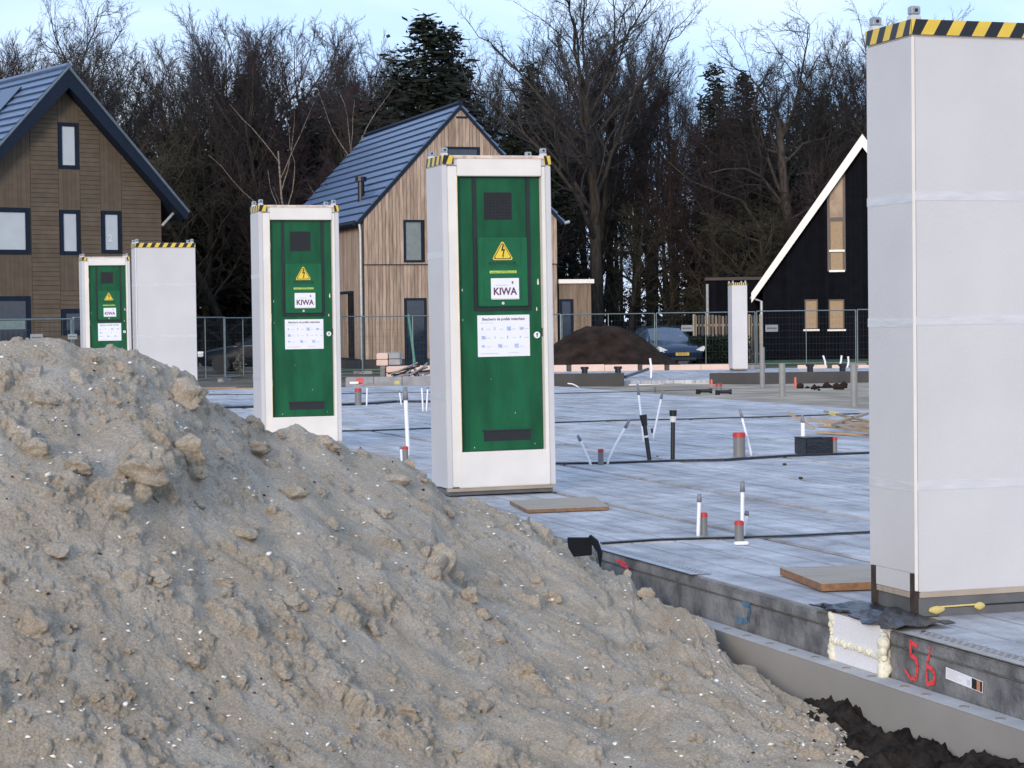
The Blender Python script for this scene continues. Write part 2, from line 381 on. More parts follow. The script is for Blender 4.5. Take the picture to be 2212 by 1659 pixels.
# ================================================================== GROUND AND TERRAIN
Q0, Q1, P0, P1 = 4.63, 15.25, -3.0, 45.6           # the floor slab in row coordinates
def ground_z(X, Y):
    q = X * Bv.x + Y * Bv.y; p = X * Av.x + Y * Av.y
    z = np.full_like(X, -0.62)
    z = z + 0.46 * sstep(14.6, 15.6, q)
    z = z + (0.30 * sstep(44.5, 47.5, p)) * (1 - sstep(14.6, 15.6, q))
    far = sstep(36, 58, Y); z = z * (1 - far) + (-0.36) * far
    z = z + 0.05 * fbm(X * 0.7, Y * 0.7, 4) * sstep(20, 30, Y)
    return z
def ground_sheet():
    xs = np.concatenate([np.linspace(-700, -60, 12), np.linspace(-50, 50, 130), np.linspace(60, 700, 12)])
    ys = np.concatenate([np.linspace(-300, -4, 10), np.linspace(0, 90, 150), np.linspace(95, 200, 12), np.linspace(260, 1500, 8)])
    X, Y = np.meshgrid(xs, ys); Z = ground_z(X, Y)
    V = np.stack([X, Y, Z], -1).reshape(-1, 3); w = len(xs)
    i, j = np.meshgrid(np.arange(w - 1), np.arange(len(ys) - 1)); a = (j * w + i).ravel()
    Fq = np.stack([a, a + 1, a + w + 1, a + w], -1)
    c = V[Fq].mean(1); q = c[:, 0] * Bv.x + c[:, 1] * Bv.y; p = c[:, 0] * Av.x + c[:, 1] * Av.y
    mi = np.where(c[:, 1] > 90, 2, np.where((q > 14.5) & (c[:, 1] < 60) & (p > 10), 1, 0))
    o = link('ground', mesh_np('ground', V, Fq, [M_GROUND, M_GSAND, M_FLOORLEAF], smooth=True, mi=mi))
    tag(o, kind='structure')
ground_sheet()

# ------------------------------------------------------------------ floor slab of prefab planks
slab = tag(MB().box(Q0 + .03, Q1 - .03, P0 + .03, P1 - .03, -0.6, -0.014).build('concrete_slab', M_JOINT, None, (0, 0, 0), TH), kind='structure')
STRIPS = [5.2, 12.45, 19.65, 27.2, 34.4, 41.6]
bays = [P0] + STRIPS + [P1]
nq = 9; wq = (Q1 - Q0) / nq
for a, b in zip(bays[:-1], bays[1:]):
    for k in range(nq):
        x0 = Q0 + k * wq; g = 0.030; dz = rnd.uniform(-0.003, 0.003)
        mb = MB().box(x0 + (g if k else 0), x0 + wq - g, a + .02, b - .02, -0.2, dz)
        mb.build('floor_plank', M_SLAB, slab, bevel=0.01)
# side of the slab: dark lip, groove, dark blocks
for a, b in zip(bays[:-1], bays[1:]):
    cuts = [a, b] if not (a < 8.8 < b) else [a, 8.53, 9.06, b]
    for s, e in ([(cuts[0], cuts[1])] if len(cuts) == 2 else [(cuts[0], cuts[1]), (cuts[2], cuts[3])]):
        MB().box(Q0 - .022, Q0 - .002, s + .004, e - .004, -0.062, -0.006).build('edge_lip', M_SIDE, slab, bevel=0.006)
        n = max(1, round((e - s) / 0.9))
        for i in range(n):
            s1, e1 = s + (e - s) * i / n, s + (e - s) * (i + 1) / n
            MB().box(Q0 - .018 - rnd.uniform(0, .004), Q0 - .001, s1 + .003, e1 - .003, -0.26, -0.070).build('edge_block', M_SIDE, slab, bevel=0.004)
QF = Q0 - 0.145
found = tag(MB().box(QF, Q0 - .03, P0, P1, -0.95, -0.214, 0).build('foundation_ledge', M_LEDGE, None, (0, 0, 0), TH, bevel=0.004), kind='structure')
MB().box(QF + .002, Q0 - .031, P0, P1, -0.2139, -0.2115).build('ledge_cap', M_LEDGET, found)
pl = None
for i in range(26):
    p = 5.6 + i * 0.27
    if pl is None:
        pl = MB().tube((0, 0, 0), (0, 0, .004), 0.022, 0.020, 10).build('plug', M_PLUG, found)
        o = pl
    else:
        o = pl.copy(); COL.objects.link(o); o.parent = found
    o.location = (QF + 0.055 + rnd.uniform(-.012, .012), p + rnd.uniform(-.04, .04), -0.2118)

# ------------------------------------------------------------------ sand heap
SIL = [(-300, 725), (0, 733), (60, 735), (130, 742), (170, 758), (250, 757), (300, 764), (330, 785), (360, 800), (412, 822), (440, 862), (492, 878), (550, 905), (580, 928), (640, 926), (725, 962),
       (760, 978), (850, 993), (930, 1015), (970, 1060), (1030, 1076), (1100, 1096), (1170, 1140), (1240, 1178), (1290, 1216), (1340, 1250), (1400, 1290), (1500, 1335), (1600, 1428), (1700, 1500), (1800, 1565), (1900, 1659), (2050, 1830), (2300, 2050)]
DT = [(-300, 9.3), (0, 9.5), (300, 10.0), (640, 11.0), (900, 11.8), (1100, 12.2), (1290, 12.2), (1500, 10.9), (1700, 9.85), (1900, 9.05), (2100, 8.6), (2300, 8.3)]
DB = [(-300, 6.8), (0, 7.0), (640, 7.8), (1100, 8.5), (1500, 8.7), (1700, 8.75), (1900, 8.9), (2100, 8.5), (2300, 8.2)]
sx = np.array(SIL, float); dt = np.array(DT); db = np.array(DB)
HOR = lambda x: 712.0 - 0.0125 * (x + 422)
NU, NV, NBK = 1150, 520, 50
ux = np.linspace(-700, 2300, NU)
yt = np.interp(ux, sx[:, 0], sx[:, 1]); Yt = np.interp(ux, dt[:, 0], dt[:, 1]); Yb = np.interp(ux, db[:, 0], db[:, 1])
hz = HOR(ux)
zt = CAM_H - Yt * (yt - hz) / F; zb = CAM_H - Yb * (1659 - hz) / F
zb = np.minimum(zb, zt - 0.02)
u = (ux - CX) / F
def heap_grid():
    t = np.linspace(-0.45, 1.0, NV)[:, None]
    Y1 = Yb[None] + (Yt - Yb)[None] * t
    t2 = np.clip(t, -1, 1)
    Z1 = zb[None] + (zt - zb)[None] * (t2 + 0.10 * np.sin(np.pi * np.clip(t2, 0, 1)))
    bk = np.linspace(0, 1, NBK + 1)[1:, None] ** 1.5 * 3.2
    Y2 = Yt[None] + bk; Z2 = zt[None] - 0.62 * bk - 0.02 * 0
    Y = np.vstack([Y1, Y2]); Z = np.vstack([Z1, Z2])
    return np.broadcast_to(u[None], Y.shape) * Y, Y, Z
HX, HY, HZ = heap_grid()
rs = np.random.RandomState(5)
PB = np.stack([HX, HY, HZ], -1)                              # lengths measured on the slope itself
SX = np.cumsum(np.r_['1', np.zeros((PB.shape[0], 1)), np.linalg.norm(np.diff(PB, axis=1), axis=2)], 1)
SY = np.cumsum(np.r_['0', np.zeros((1, PB.shape[1])), np.linalg.norm(np.diff(PB, axis=0), axis=2)], 0)
gu, gv = np.gradient(PB, axis=1), np.gradient(PB, axis=0)
NRM = np.cross(gu, gv); NRM /= np.linalg.norm(NRM, axis=2, keepdims=True)
for _ in range(6):                                            # soften the normals
    for ax in (0, 1): NRM = (np.roll(NRM, 3, ax) + NRM + np.roll(NRM, -3, ax)) / 3
NRM /= np.linalg.norm(NRM, axis=2, keepdims=True)
WX, WY = SX + .12 * fbm(SX * 4, SY * 4 + 9, 3), SY + .12 * fbm(SX * 4 + 31, SY * 4, 3)
disp = 0.08 * fbm(SX * 0.9, SY * 0.9, 3) + 0.06 * fbm(WX * 2.4 + 5, WY * 2.4, 3) + 0.013 * fbm(WX * 9, WY * 9, 3) + .0045 * fbm(SX * 40, SY * 40, 2)
lump = np.zeros_like(HX)
for k in range(17000):
    big = k < 380
    ix = rs.randint(2, NU - 2); iy = rs.randint(2, NV + 6)
    X0, Y0 = SX[iy, ix], SY[iy, ix]
    if fbm(np.array([X0 * 1.9]), np.array([Y0 * 1.9]), 2)[0] < rs.uniform(-.36, .36): continue
    r = .035 + .095 * rs.rand() ** 2.2 if big else .007 + .030 * rs.rand() ** 3
    wv = int(2 + r * 1.5 / max(1e-3, SY[iy, ix] - SY[iy - 1, ix])); wu = int(2 + r * 1.5 / max(1e-3, SX[iy, ix] - SX[iy, ix - 1]))
    a, b, c, d = max(0, iy - wv), min(HX.shape[0], iy + wv + 1), max(0, ix - wu), min(NU, ix + wu + 1)
    X, Y = SX[a:b, c:d] - X0, SY[a:b, c:d] - Y0
    an = rs.uniform(0, 3.14); e = rs.uniform(.6, 1.0)
    x2, y2 = (X * math.cos(an) + Y * math.sin(an)) / r, (-X * math.sin(an) + Y * math.cos(an)) / (r * e)
    dd = np.sqrt(x2 ** 2 + y2 ** 2) * (1 + 0.9 * vnoise(X * 2.0 / r + 7 * k, Y * 2.0 / r) + .5 * vnoise(X * 5 / r, Y * 5 / r + 3 * k))
    h = r * rs.uniform(.3, .75) * np.clip(1 - dd ** 4, 0, 1) ** 0.6
    lump[a:b, c:d] = np.maximum(lump[a:b, c:d], h)
edge = np.clip((1900 - ux) / 350, 0.25, 1)[None]
disp = disp * edge + .86 * lump * np.interp(ux, [900, 1300, 1700, 2000], [1, .75, .65, .3])[None] * (1 + 0.8 * fbm(SX * 18, SY * 18, 3))
disp = disp - np.interp(ux, [900, 1150, 1300, 1500, 1700], [.012, .016, .012, .012, .008])[None]
HX2, HY2, HZ2 = HX + NRM[..., 0] * disp, HY + NRM[..., 1] * disp, HZ + NRM[..., 2] * disp
HZ2 = np.maximum(HZ2, -1.0)
rows = HX.shape[0]
V = np.stack([HX2, HY2, HZ2], -1).reshape(-1, 3)
i, j = np.meshgrid(np.arange(NU - 1), np.arange(rows - 1)); a = (j * NU + i).ravel()
heap = tag(thing('sand_heap', 'large heap of grey-brown sand with shells filling the foreground', 'sand heap'))
heap_s = link('heap_surface', mesh_np('heap_surface', V, np.stack([a, a + 1, a + NU + 1, a + NU], -1), M_SAND, smooth=True), heap)
def heap_point(x, y):
    """nearest surface vertex seen at photo pixel x, y"""
    ix = int(np.clip(np.searchsorted(ux, x), 0, NU - 1)); best, bi = 1e9, 0
    P = np.stack([HX2[:, ix], HY2[:, ix], HZ2[:, ix]], -1) - np.array([0, 0, CAM_H])
    sc = CY - F * (P @ np.array(cy)) / (P @ np.array(fwd)); bi = int(np.argmin(np.abs(sc[:NV + 4] - y)))
    return Vector(V[bi * NU + ix])
# loose clods
def clod_mesh(seed, n=4):
    from mathutils import noise as mn
    bm = bmesh.new(); bmesh.ops.create_icosphere(bm, subdivisions=n, radius=1.0)
    rr = random.Random(seed); off = Vector((rr.uniform(0, 90), rr.uniform(0, 90), rr.uniform(0, 90)))
    cuts = [(Vector((rr.uniform(-1, 1), rr.uniform(-1, 1), rr.uniform(-.4, 1))).normalized(), rr.uniform(.45, .8)) for _ in range(7)]
    for v in bm.verts:
        p = v.co.copy()
        for nrm, dd in cuts:
            q = p.dot(nrm)
            if q > dd: p -= nrm * (q - dd) * 0.9
        s = 1 + .30 * mn.fractal(p * 1.6 + off, .9, 2.1, 5) + .05 * mn.noise(p * 14 + off)
        p = p * s
        if p.z < -.2: p.x *= 1 + .5 * (-.2 - p.z); p.y *= 1 + .5 * (-.2 - p.z)
        v.co = p
    me = bpy.data.meshes.new('clod'); bm.to_mesh(me); bm.free(); me.materials.append(M_SAND); me.shade_smooth(); return me
CL = [clod_mesh(s) for s in range(7)]
spec = [(52, 1335, 60, .8), (388, 845, 48, .75), (920, 1226, 36, .65), (510, 1140, 40, .45), (1392, 1262, 21, 1.1), (1268, 1190, 20, .9), (1344, 1222, 12, .9), (548, 908, 26, .8), (600, 935, 16, .6),
        (695, 948, 30, .55), (850, 1030, 30, .6), (880, 1000, 16, .8), (470, 885, 22, .7), (265, 790, 22, .8), (200, 770, 14, .7), (165, 812, 40, .6), (240, 862, 24, .7), (95, 860, 30, .7), (290, 1000, 60, .5),
        (395, 965, 48, .8), (420, 1010, 30, .8), (560, 960, 36, .6), (150, 990, 48, .5), (70, 960, 50, .6), (1000, 1285, 26, 1.0), (1160, 1255, 16, .9), (1195, 1285, 18, 1.0), (1030, 1320, 22, .7), (1130, 1440, 24, .8),
        (800, 1350, 26, .8), (715, 1130, 26, .8), (640, 1060, 36, .5), (820, 1100, 30, .5), (330, 1240, 30, .6), (180, 1500, 26, .5), (620, 1290, 36, .6), (870, 1530, 32, .6), (1040, 1520, 30, .6), (1300, 1500, 26, .6),
        (1420, 1480, 20, .7), (1530, 1455, 18, .7), (1240, 1600, 24, .6), (1500, 1590, 22, .6), (600, 1440, 30, .5), (420, 1420, 34, .5), (110, 1180, 36, .5), (250, 1080, 34, .6), (480, 1250, 28, .5), (960, 1100, 22, .6), (1050, 1130, 18, .7), (1180, 1150, 12, .8)]
for i in range(60):
    x = rnd.uniform(0, 1750); yy = np.interp(x, sx[:, 0], sx[:, 1]); spec.append((x, rnd.uniform(yy + 15, 1650), rnd.uniform(7, 18), rnd.uniform(.5, .9)))
for k, (x, y, r, fl) in enumerate(spec):
    P = heap_point(x, y + r * 0.35); rm = .86 * r / F * P.y
    o = link('clod', CL[k % 7], heap); o.location = P + Vector((0, .2 * rm, rm * fl * 0.12)); o.rotation_euler = (rnd.uniform(-.3, .3), rnd.uniform(-.3, .3), rnd.uniform(0, 6.3))
    fl = min(1.0, fl * 1.15); o.scale = (rm * rnd.uniform(.95, 1.25), rm * rnd.uniform(.8, 1.1), rm * fl)
# shells and crumbs, far too many to count
def scatter(name, n, m, rmin, rmax, flat, seed, pw=3):
    r_ = np.random.RandomState(seed); VV, FF = [], []
    for k in range(n):
        ix, iy = r_.randint(0, NU), r_.randint(0, NV + 2)
        c = V[iy * NU + ix] + np.array([r_.uniform(-.01, .01), 0, 0.0]); rr = rmin + (rmax - rmin) * r_.rand() ** pw
        N = 7; tilt = Matrix.Rotation(r_.uniform(0, 6.3), 3, 'Z') @ Matrix.Rotation(r_.uniform(-1.1, .5), 3, 'X')
        el = r_.uniform(.5, .95)
        ring = [tilt @ Vector((rr * math.cos(t), rr * el * math.sin(t) * (1 - .25 * math.cos(t)), 0)) for t in np.linspace(0, 6.283, N, endpoint=False)]
        top = tilt @ Vector((0, 0, rr * flat)); b0 = len(VV)
        for p in ring: VV.append(c + np.array(p))
        VV.append(c + np.array(top)); VV.append(c - np.array(top) * .4)
        for t in range(N): FF.append((b0 + t, b0 + (t + 1) % N, b0 + N)); FF.append((b0 + (t + 1) % N, b0 + t, b0 + N + 1))
    o = link(name, mesh_np(name, VV, FF, m), heap); tag(o, kind='stuff')
scatter('shell_fragment', 3300, M_SHELL, .0028, .019, .4, 3, 3.6)
scatter('earth_crumb', 700, M_PEBBLE, .003, .013, .7, 4, 2.5)

# dark wet soil against the foundation, right bottom corner
def soil_bank():
    prof = [(3000, 2760), (3099, 2728), (3238, 2702), (3300, 2716), (3347, 2740), (3400, 2815), (3460, 2838), (3536, 2824), (3570, 2880), (3655, 2886), (3700, 2918), (3800, 2930), (4032, 2968), (4300, 3050)]
    pp = []
    for x, y in prof:
        P = hit(x * .5486, y * .5486, Bv * (QF - .05), Bv); pp.append((P.dot(Av), P.z))
    pp.sort(); pa, za = np.array(pp).T
    ps = np.linspace(6.2, 11.2, 260); qs = np.linspace(QF - 1.5, QF + .02, 120)
    Q, Pp = np.meshgrid(qs, ps); crest = np.interp(Pp, pa, za)
    t = (QF - .05 - Q); Z = crest - 0.28 * np.clip(t, 0, 2) - 0.3 * np.clip(-t, 0, 1)
    Z += 0.055 * fbm(Q * 5, Pp * 5, 4, .6) + 0.06 * np.abs(fbm(Q * 22, Pp * 22, 3)) + .025 * vnoise(Q * 48, Pp * 48) - .065; Z = np.maximum(Z, -1.1)
    W = np.stack([Q * Bv.x + Pp * Av.x, Q * Bv.y + Pp * Av.y, Z], -1).reshape(-1, 3); w = len(qs)
    i, j = np.meshgrid(np.arange(w - 1), np.arange(len(ps) - 1)); a = (j * w + i).ravel()
    o = link('soil_bank', mesh_np('soil_bank', W, np.stack([a, a + 1, a + w + 1, a + w], -1), M_SOIL, smooth=True))
    tag(o, 'black crumbly soil banked against the beige foundation board', 'soil bank')
soil_bank()

# ================================================================== METER CABINETS
CH, CW, CD = 2.68, 0.92, 0.445
def tape_band(parent, face, x0, x1, z0, z1, off, n, flip=1):
    """slanted yellow and black hazard tape on a face; face 'f' = front (y const), 'l' = left (x const)"""
    mb = MB(); w = (x1 - x0) / n; sl = w * 0.62 * flip
    xs = [x0 + w * (k - 1) for k in range(n + 3)]
    for k in range(n + 2):
        a0, a1 = xs[k], xs[k + 1]
        bot = [min(max(a0 - sl / 2, x0), x1), min(max(a1 - sl / 2, x0), x1)]; top = [min(max(a0 + sl / 2, x0), x1), min(max(a1 + sl / 2, x0), x1)]
        if bot[1] - bot[0] < 1e-5 and top[1] - top[0] < 1e-5: continue
        pts = [(bot[0], z0), (bot[1], z0), (top[1], z1), (top[0], z1)]
        vs = [(p[0], off, p[1]) if face == 'f' else (off, p[0], p[1]) for p in pts]
        mb.add(vs, [(0, 1, 2, 3)], k % 2)
    mb.build('hazard_tape', [M_TAPEY, M_TAPEK], parent, fix=False)
def lug(parent, x, y):
    l = MB().box(x - .026, x + .026, y - .024, y + .024, CH - .01, CH + .018, 0).build('lifting_lug', M_FILM, parent, bevel=.004)
    MB().box(x - .024, x + .024, y - .022, y + .022, CH + .019, CH + .060).build('lug_head', M_STEEL, l, bevel=.005)
    MB().tube((x, y - .0225, CH + .04), (x, y - .0245, CH + .04), .009, n=8).build('lug_bolt', M_BLACK, l)
def base_frame(parent, w, feet=True):
    b = MB().box(.02, w - .02, .02, CD - .02, -.048, -.002).build('base_frame', M_DARKSTEEL, parent)
    MB().box(.0, w, -.004, .03, -.016, .010).build('sill_strip', M_PLY, b)
    for x in (.03, w - .09):
        MB().box(x, x + .06, .0, .08, -.058, -.047).build('foot_plate', M_RUST, b)
def body_panels(parent, w, doorface):
    # side boards of white insulation, front frame when there is a door
    MB().box(0, .045, 0 if not doorface else -.004, CD, 0.012, CH - .085).build('side_panel', M_WHITE, parent, bevel=.004)
    MB().box(w - .045, w, 0 if not doorface else -.004, CD, 0.012, CH - .085).build('side_panel', M_WHITE, parent, bevel=.004)
    MB().box(.046, w - .046, CD - .04, CD - .001, 0.012, CH - .085).build('back_panel', M_WHITE, parent)
    MB().box(.004, w - .004, .004, CD - .004, CH - .084, CH - .002).build('top_panel', M_WHITE, parent, bevel=.004)

def door_cabinet(loc, tilt, label, w=CW, kiwa=True):
    t = thing('meter_cabinet', label, 'meter cabinet', loc, TH, 'green-doored meter cabinets along the slab')
    t.rotation_euler = (tilt[0], tilt[1], TH)
    body_panels(t, w, True); base_frame(t, w)
    dx0, dx1, dz0, dz1, rec = .128 * w / CW, .842 * w / CW, .298, 2.512, .055
    # frame around the door opening
    MB().box(.046, dx0, -.001, .16, .02, CH - .09).build('frame_post', M_FRAME, t, bevel=.005)
    MB().box(dx1, w - .046, -.001, .16, .02, CH - .09).build('frame_post', M_FRAME, t, bevel=.005)
    MB().box(dx0 + .001, dx1 - .001, -.008, .16, dz1, CH - .012).build('frame_head', M_FRAME, t, bevel=.005)
    MB().box(dx0 - .03, dx1 + .03, -.012, .16, .012, dz0).build('frame_apron', M_FRAME, t, bevel=.006)
    MB().box(dx0 - .012, dx0 - .0005, -.006, rec, dz0 + .002, dz1 - .002).build('foam_seal', mat('seal_cream', (.80, .70, .48), .7, var=.1, scale=9), t, bevel=.004)
    MB().box(dx0 - .04, dx1 + .04, -.014, -.006, CH - .03, CH - .008).build('top_rim', mat('rim_stained', (.62, .50, .42), .7, var=.3, scale=20), t, bevel=.003)
    # door leaf
    d = MB().box(dx0 + .004, dx1 - .004, rec, rec + .04, dz0 + .004, dz1 - .004).build('door', M_GREEN, t, bevel=.003)
    k = (dx1 - dx0) / .714
    X = lambda s: dx0 + (s - .128) * k                      # reference width positions
    for xx in (.268, .722):
        MB().box(X(xx), X(xx + .028), rec - .012, rec - .001, 1.46, dz1 - .006).build('door_channel', M_BLACK, d)
    MB().box(X(.268), X(.750), rec - .012, rec - .001, 1.432, 1.458).build('door_channel', M_BLACK, d)
    v = MB().box(X(.368), X(.602), rec - .003, rec - .001, 2.165, 2.385).build('vent', M_VENT, d)
    g = MB()
    for i in range(9): g.box(X(.372 + .0255 * i), X(.372 + .0255 * i) + .004, rec - .006, rec - .0032, 2.17, 2.38)
    for i in range(9): g.box(X(.370), X(.600), rec - .0085, rec - .0062, 2.175 + .0245 * i, 2.179 + .0245 * i)
    g.build('vent_grid', M_BLACK, v)
    MB().box(X(.330), X(.730), rec - .003, rec - .001, .378, .460).build('vent', M_VENT, d)
    MB().box(X(.322), X(.738), rec - .008, rec - .001, .455, .468).build('vent_rim', M_BLACK, d)
    c = MB().box(X(.298), X(.720), rec - .030, rec - .001, 1.464, 2.02).build('cover_box', M_GREEN2, d, bevel=.006)
    for (a0, a1, b0, b1) in ((.345, .665, 1.79, 2.0), (.345, .665, 1.52, 1.695)):
        fr = MB()
        fr.box(X(a0), X(a1), rec - .033, rec - .0301, b0, b0 + .006).box(X(a0), X(a1), rec - .033, rec - .0301, b1, b1 + .006)
        fr.box(X(a0), X(a0) + .005, rec - .033, rec - .0301, b0 + .006, b1).box(X(a1) - .005, X(a1), rec - .033, rec - .0301, b0 + .006, b1)
        fr.build('cover_rib', M_GREEN2, c)
    # warning triangle
    yf = rec - .034; cxm = X(.505); zt_, zb_ = 1.998, 1.838; hw = .093 * k
    def tri(s, y0, y1, m, nm, par):
        cz = zb_ + (zt_ - zb_) * .36
        pts = [(cxm - hw, zb_), (cxm + hw, zb_), (cxm, zt_)]; pts = [(cxm + (a - cxm) * s, cz + (b - cz) * s) for a, b in pts]
        rp = []
        for i in range(3):
            p0, p1, p2 = pts[i - 1], pts[i], pts[(i + 1) % 3]
            for q in (p0, p2):
                rp.append((p1[0] + (q[0] - p1[0]) * .09, p1[1] + (q[1] - p1[1]) * .09))
        return MB().prism(rp, y0, y1).build(nm, m, par)
    sg = tri(1.0, yf - .002, yf, M_SIGNY, 'warning_sign', c)
    tri(.86, yf - .0032, yf - .0021, M_TAPEK, 'sign_border', sg); tri(.76, yf - .0044, yf - .0033, M_SIGNY, 'sign_field', sg)
    bl = [(.0, .098), (.012, .10), (.004, .064), (.022, .068), (.006, .012), (.012, .016), (.002, -.004), (-.006, .018), (-.001, .014), (.006, .054), (-.014, .050)]
    MB().prism([(cxm + a * k * .95, zb_ + .022 + b) for a, b in bl], yf - .0056, yf - .0045).build('lightning_bolt', M_BOLT, sg)
    put_text('BOUWSTROOM', .036, M_INKGREEN, c, X(.505), rec - .0315, 1.812, .001, .9 * k)
    MB().box(X(.395), X(.622), rec - .0335, rec - .0305, 1.732, 1.752).build('url_strip', M_STRIPY, c)
    put_text('www.CONDItech.nl', .022, M_INKGREEN, c, X(.508), rec - .0342, 1.742, 0, 1.15 * k)
    pp = MB().box(X(.402), X(.640), rec - .0365, rec - .0345, 1.525, 1.692).build('paper_sign', M_PAPER, c)
    put_text('KIWA', .082, M_INKP, pp, X(.520), rec - .0375, 1.583, .0022, .93 * k)
    put_text('8', .03, M_INKP, pp, X(.585), rec - .0375, 1.655, .001)
    MB().box(X(.44), X(.54), rec - .0374, rec - .0368, 1.632, 1.640).build('faint_print', M_INKG, pp)
    MB().box(X(.405), X(.640), rec - .039, rec - .037, 1.520, 1.530).build('tape', M_FILM, pp)
    MB().tube((X(.503), rec - .036, 1.49), (X(.503), rec - .030, 1.49), .012, n=12).build('cover_screw', M_FILM, c)
    # instruction poster
    po = MB().box(X(.292), X(.735), rec - .004, rec - .001, 1.060, 1.395).build('poster', M_PAPER, d)
    put_text('Bescherm de prefab meterkast', .030, M_INKD, po, X(.513), rec - .0048, 1.362, .0007, .97 * k)
    MB().box(X(.315), X(.43), rec - .0046, rec - .0042, 1.330, 1.336).build('poster_line', M_INKG, po)
    rr = random.Random(3)
    for row, zz in ((0, 1.285), (1, 1.215), (2, 1.145)):
        for kx in range(4 if row < 2 else 3):
            x = X(.325 + kx * (.108 if row < 2 else .14)); h = rr.uniform(.018, .034)
            MB().box(x, x + rr.choice([.010, .014, .026, .034]) * k, rec - .0046, rec - .0042, zz - h / 2, zz + h / 2).build('poster_pictogram', M_INKB if rr.random() < .75 else M_INKG, po)
            MB().box(x + .042 * k, x + .078 * k, rec - .0046, rec - .0042, zz - .008, zz - .001).build('poster_line', M_INKG, po)
    MB().box(X(.315), X(.47), rec - .0046, rec - .0042, 1.082, 1.090).build('poster_line', M_INKG, po)
    MB().box(X(.55), X(.64), rec - .0046, rec - .0042, 1.085, 1.091).build('poster_line', M_INKG, po)
    lk = MB().tube((X(.797), rec - .008, 1.228), (X(.797), rec - .001, 1.228), .027, n=18).build('lock', M_LOCK, d)
    MB().tube((X(.797), rec - .0095, 1.236), (X(.797), rec - .0082, 1.236), .008, n=10).box(X(.797) - .004, X(.797) + .004, rec - .0095, rec - .0082, 1.212, 1.232).build('keyhole', M_BLACK, lk)
    MB().box(dx1 - .004, dx1 + .016, rec - .03, rec - .002, 1.215, 1.285).build('catch', M_DARKSTEEL, t)
    for zz in (.64, 1.38, 2.18):
        MB().box(dx0 - .004, dx0 + .014, rec - .014, rec - .001, zz, zz + .085).build('hinge', mat('hinge_cream', (.72, .62, .40), .6), t, bevel=.003)
    # chips in the paint
    for (x, z, s) in ((.815, 1.66, .028), (.80, 1.44, .018), (.17, 1.60, .012), (.17, 1.36, .008), (.60, .60, .007), (.765, .345, .006), (.25, .33, .008), (.40, .88, .005)):
        q = rr.uniform(-.6, .6)
        MB().prism([(X(x) + s * .35 * math.cos(a + q) * (1 if i % 2 else .6), z + s * math.sin(a + q)) for i, a in enumerate([0, 1.2, 2.3, 3.5, 4.6, 5.5])], rec - .0018, rec - .0004).build('paint_chip', M_FRAME, d)
    # hazard tape wraps the side and the two front corners
    tape_band(t, 'l', .004, CD, CH - .074, CH - .004, -.0015, 7, -1)
    tape_band(t, 'f', .0, .095, CH - .074, CH - .004, -.0155, 2); tape_band(t, 'f', w - .060, w + .001, CH - .074, CH - .004, -.0155, 2, -1)
    for x, y in ((.035, .035), (w - .05, .035), (.035, CD - .04), (w - .05, CD - .04)): lug(t, x, y)
    for z in (.72, 1.86): MB().box(-.0016, .0, .0, CD, z, z + .05).build('film_band', M_FILM, t)
    return t

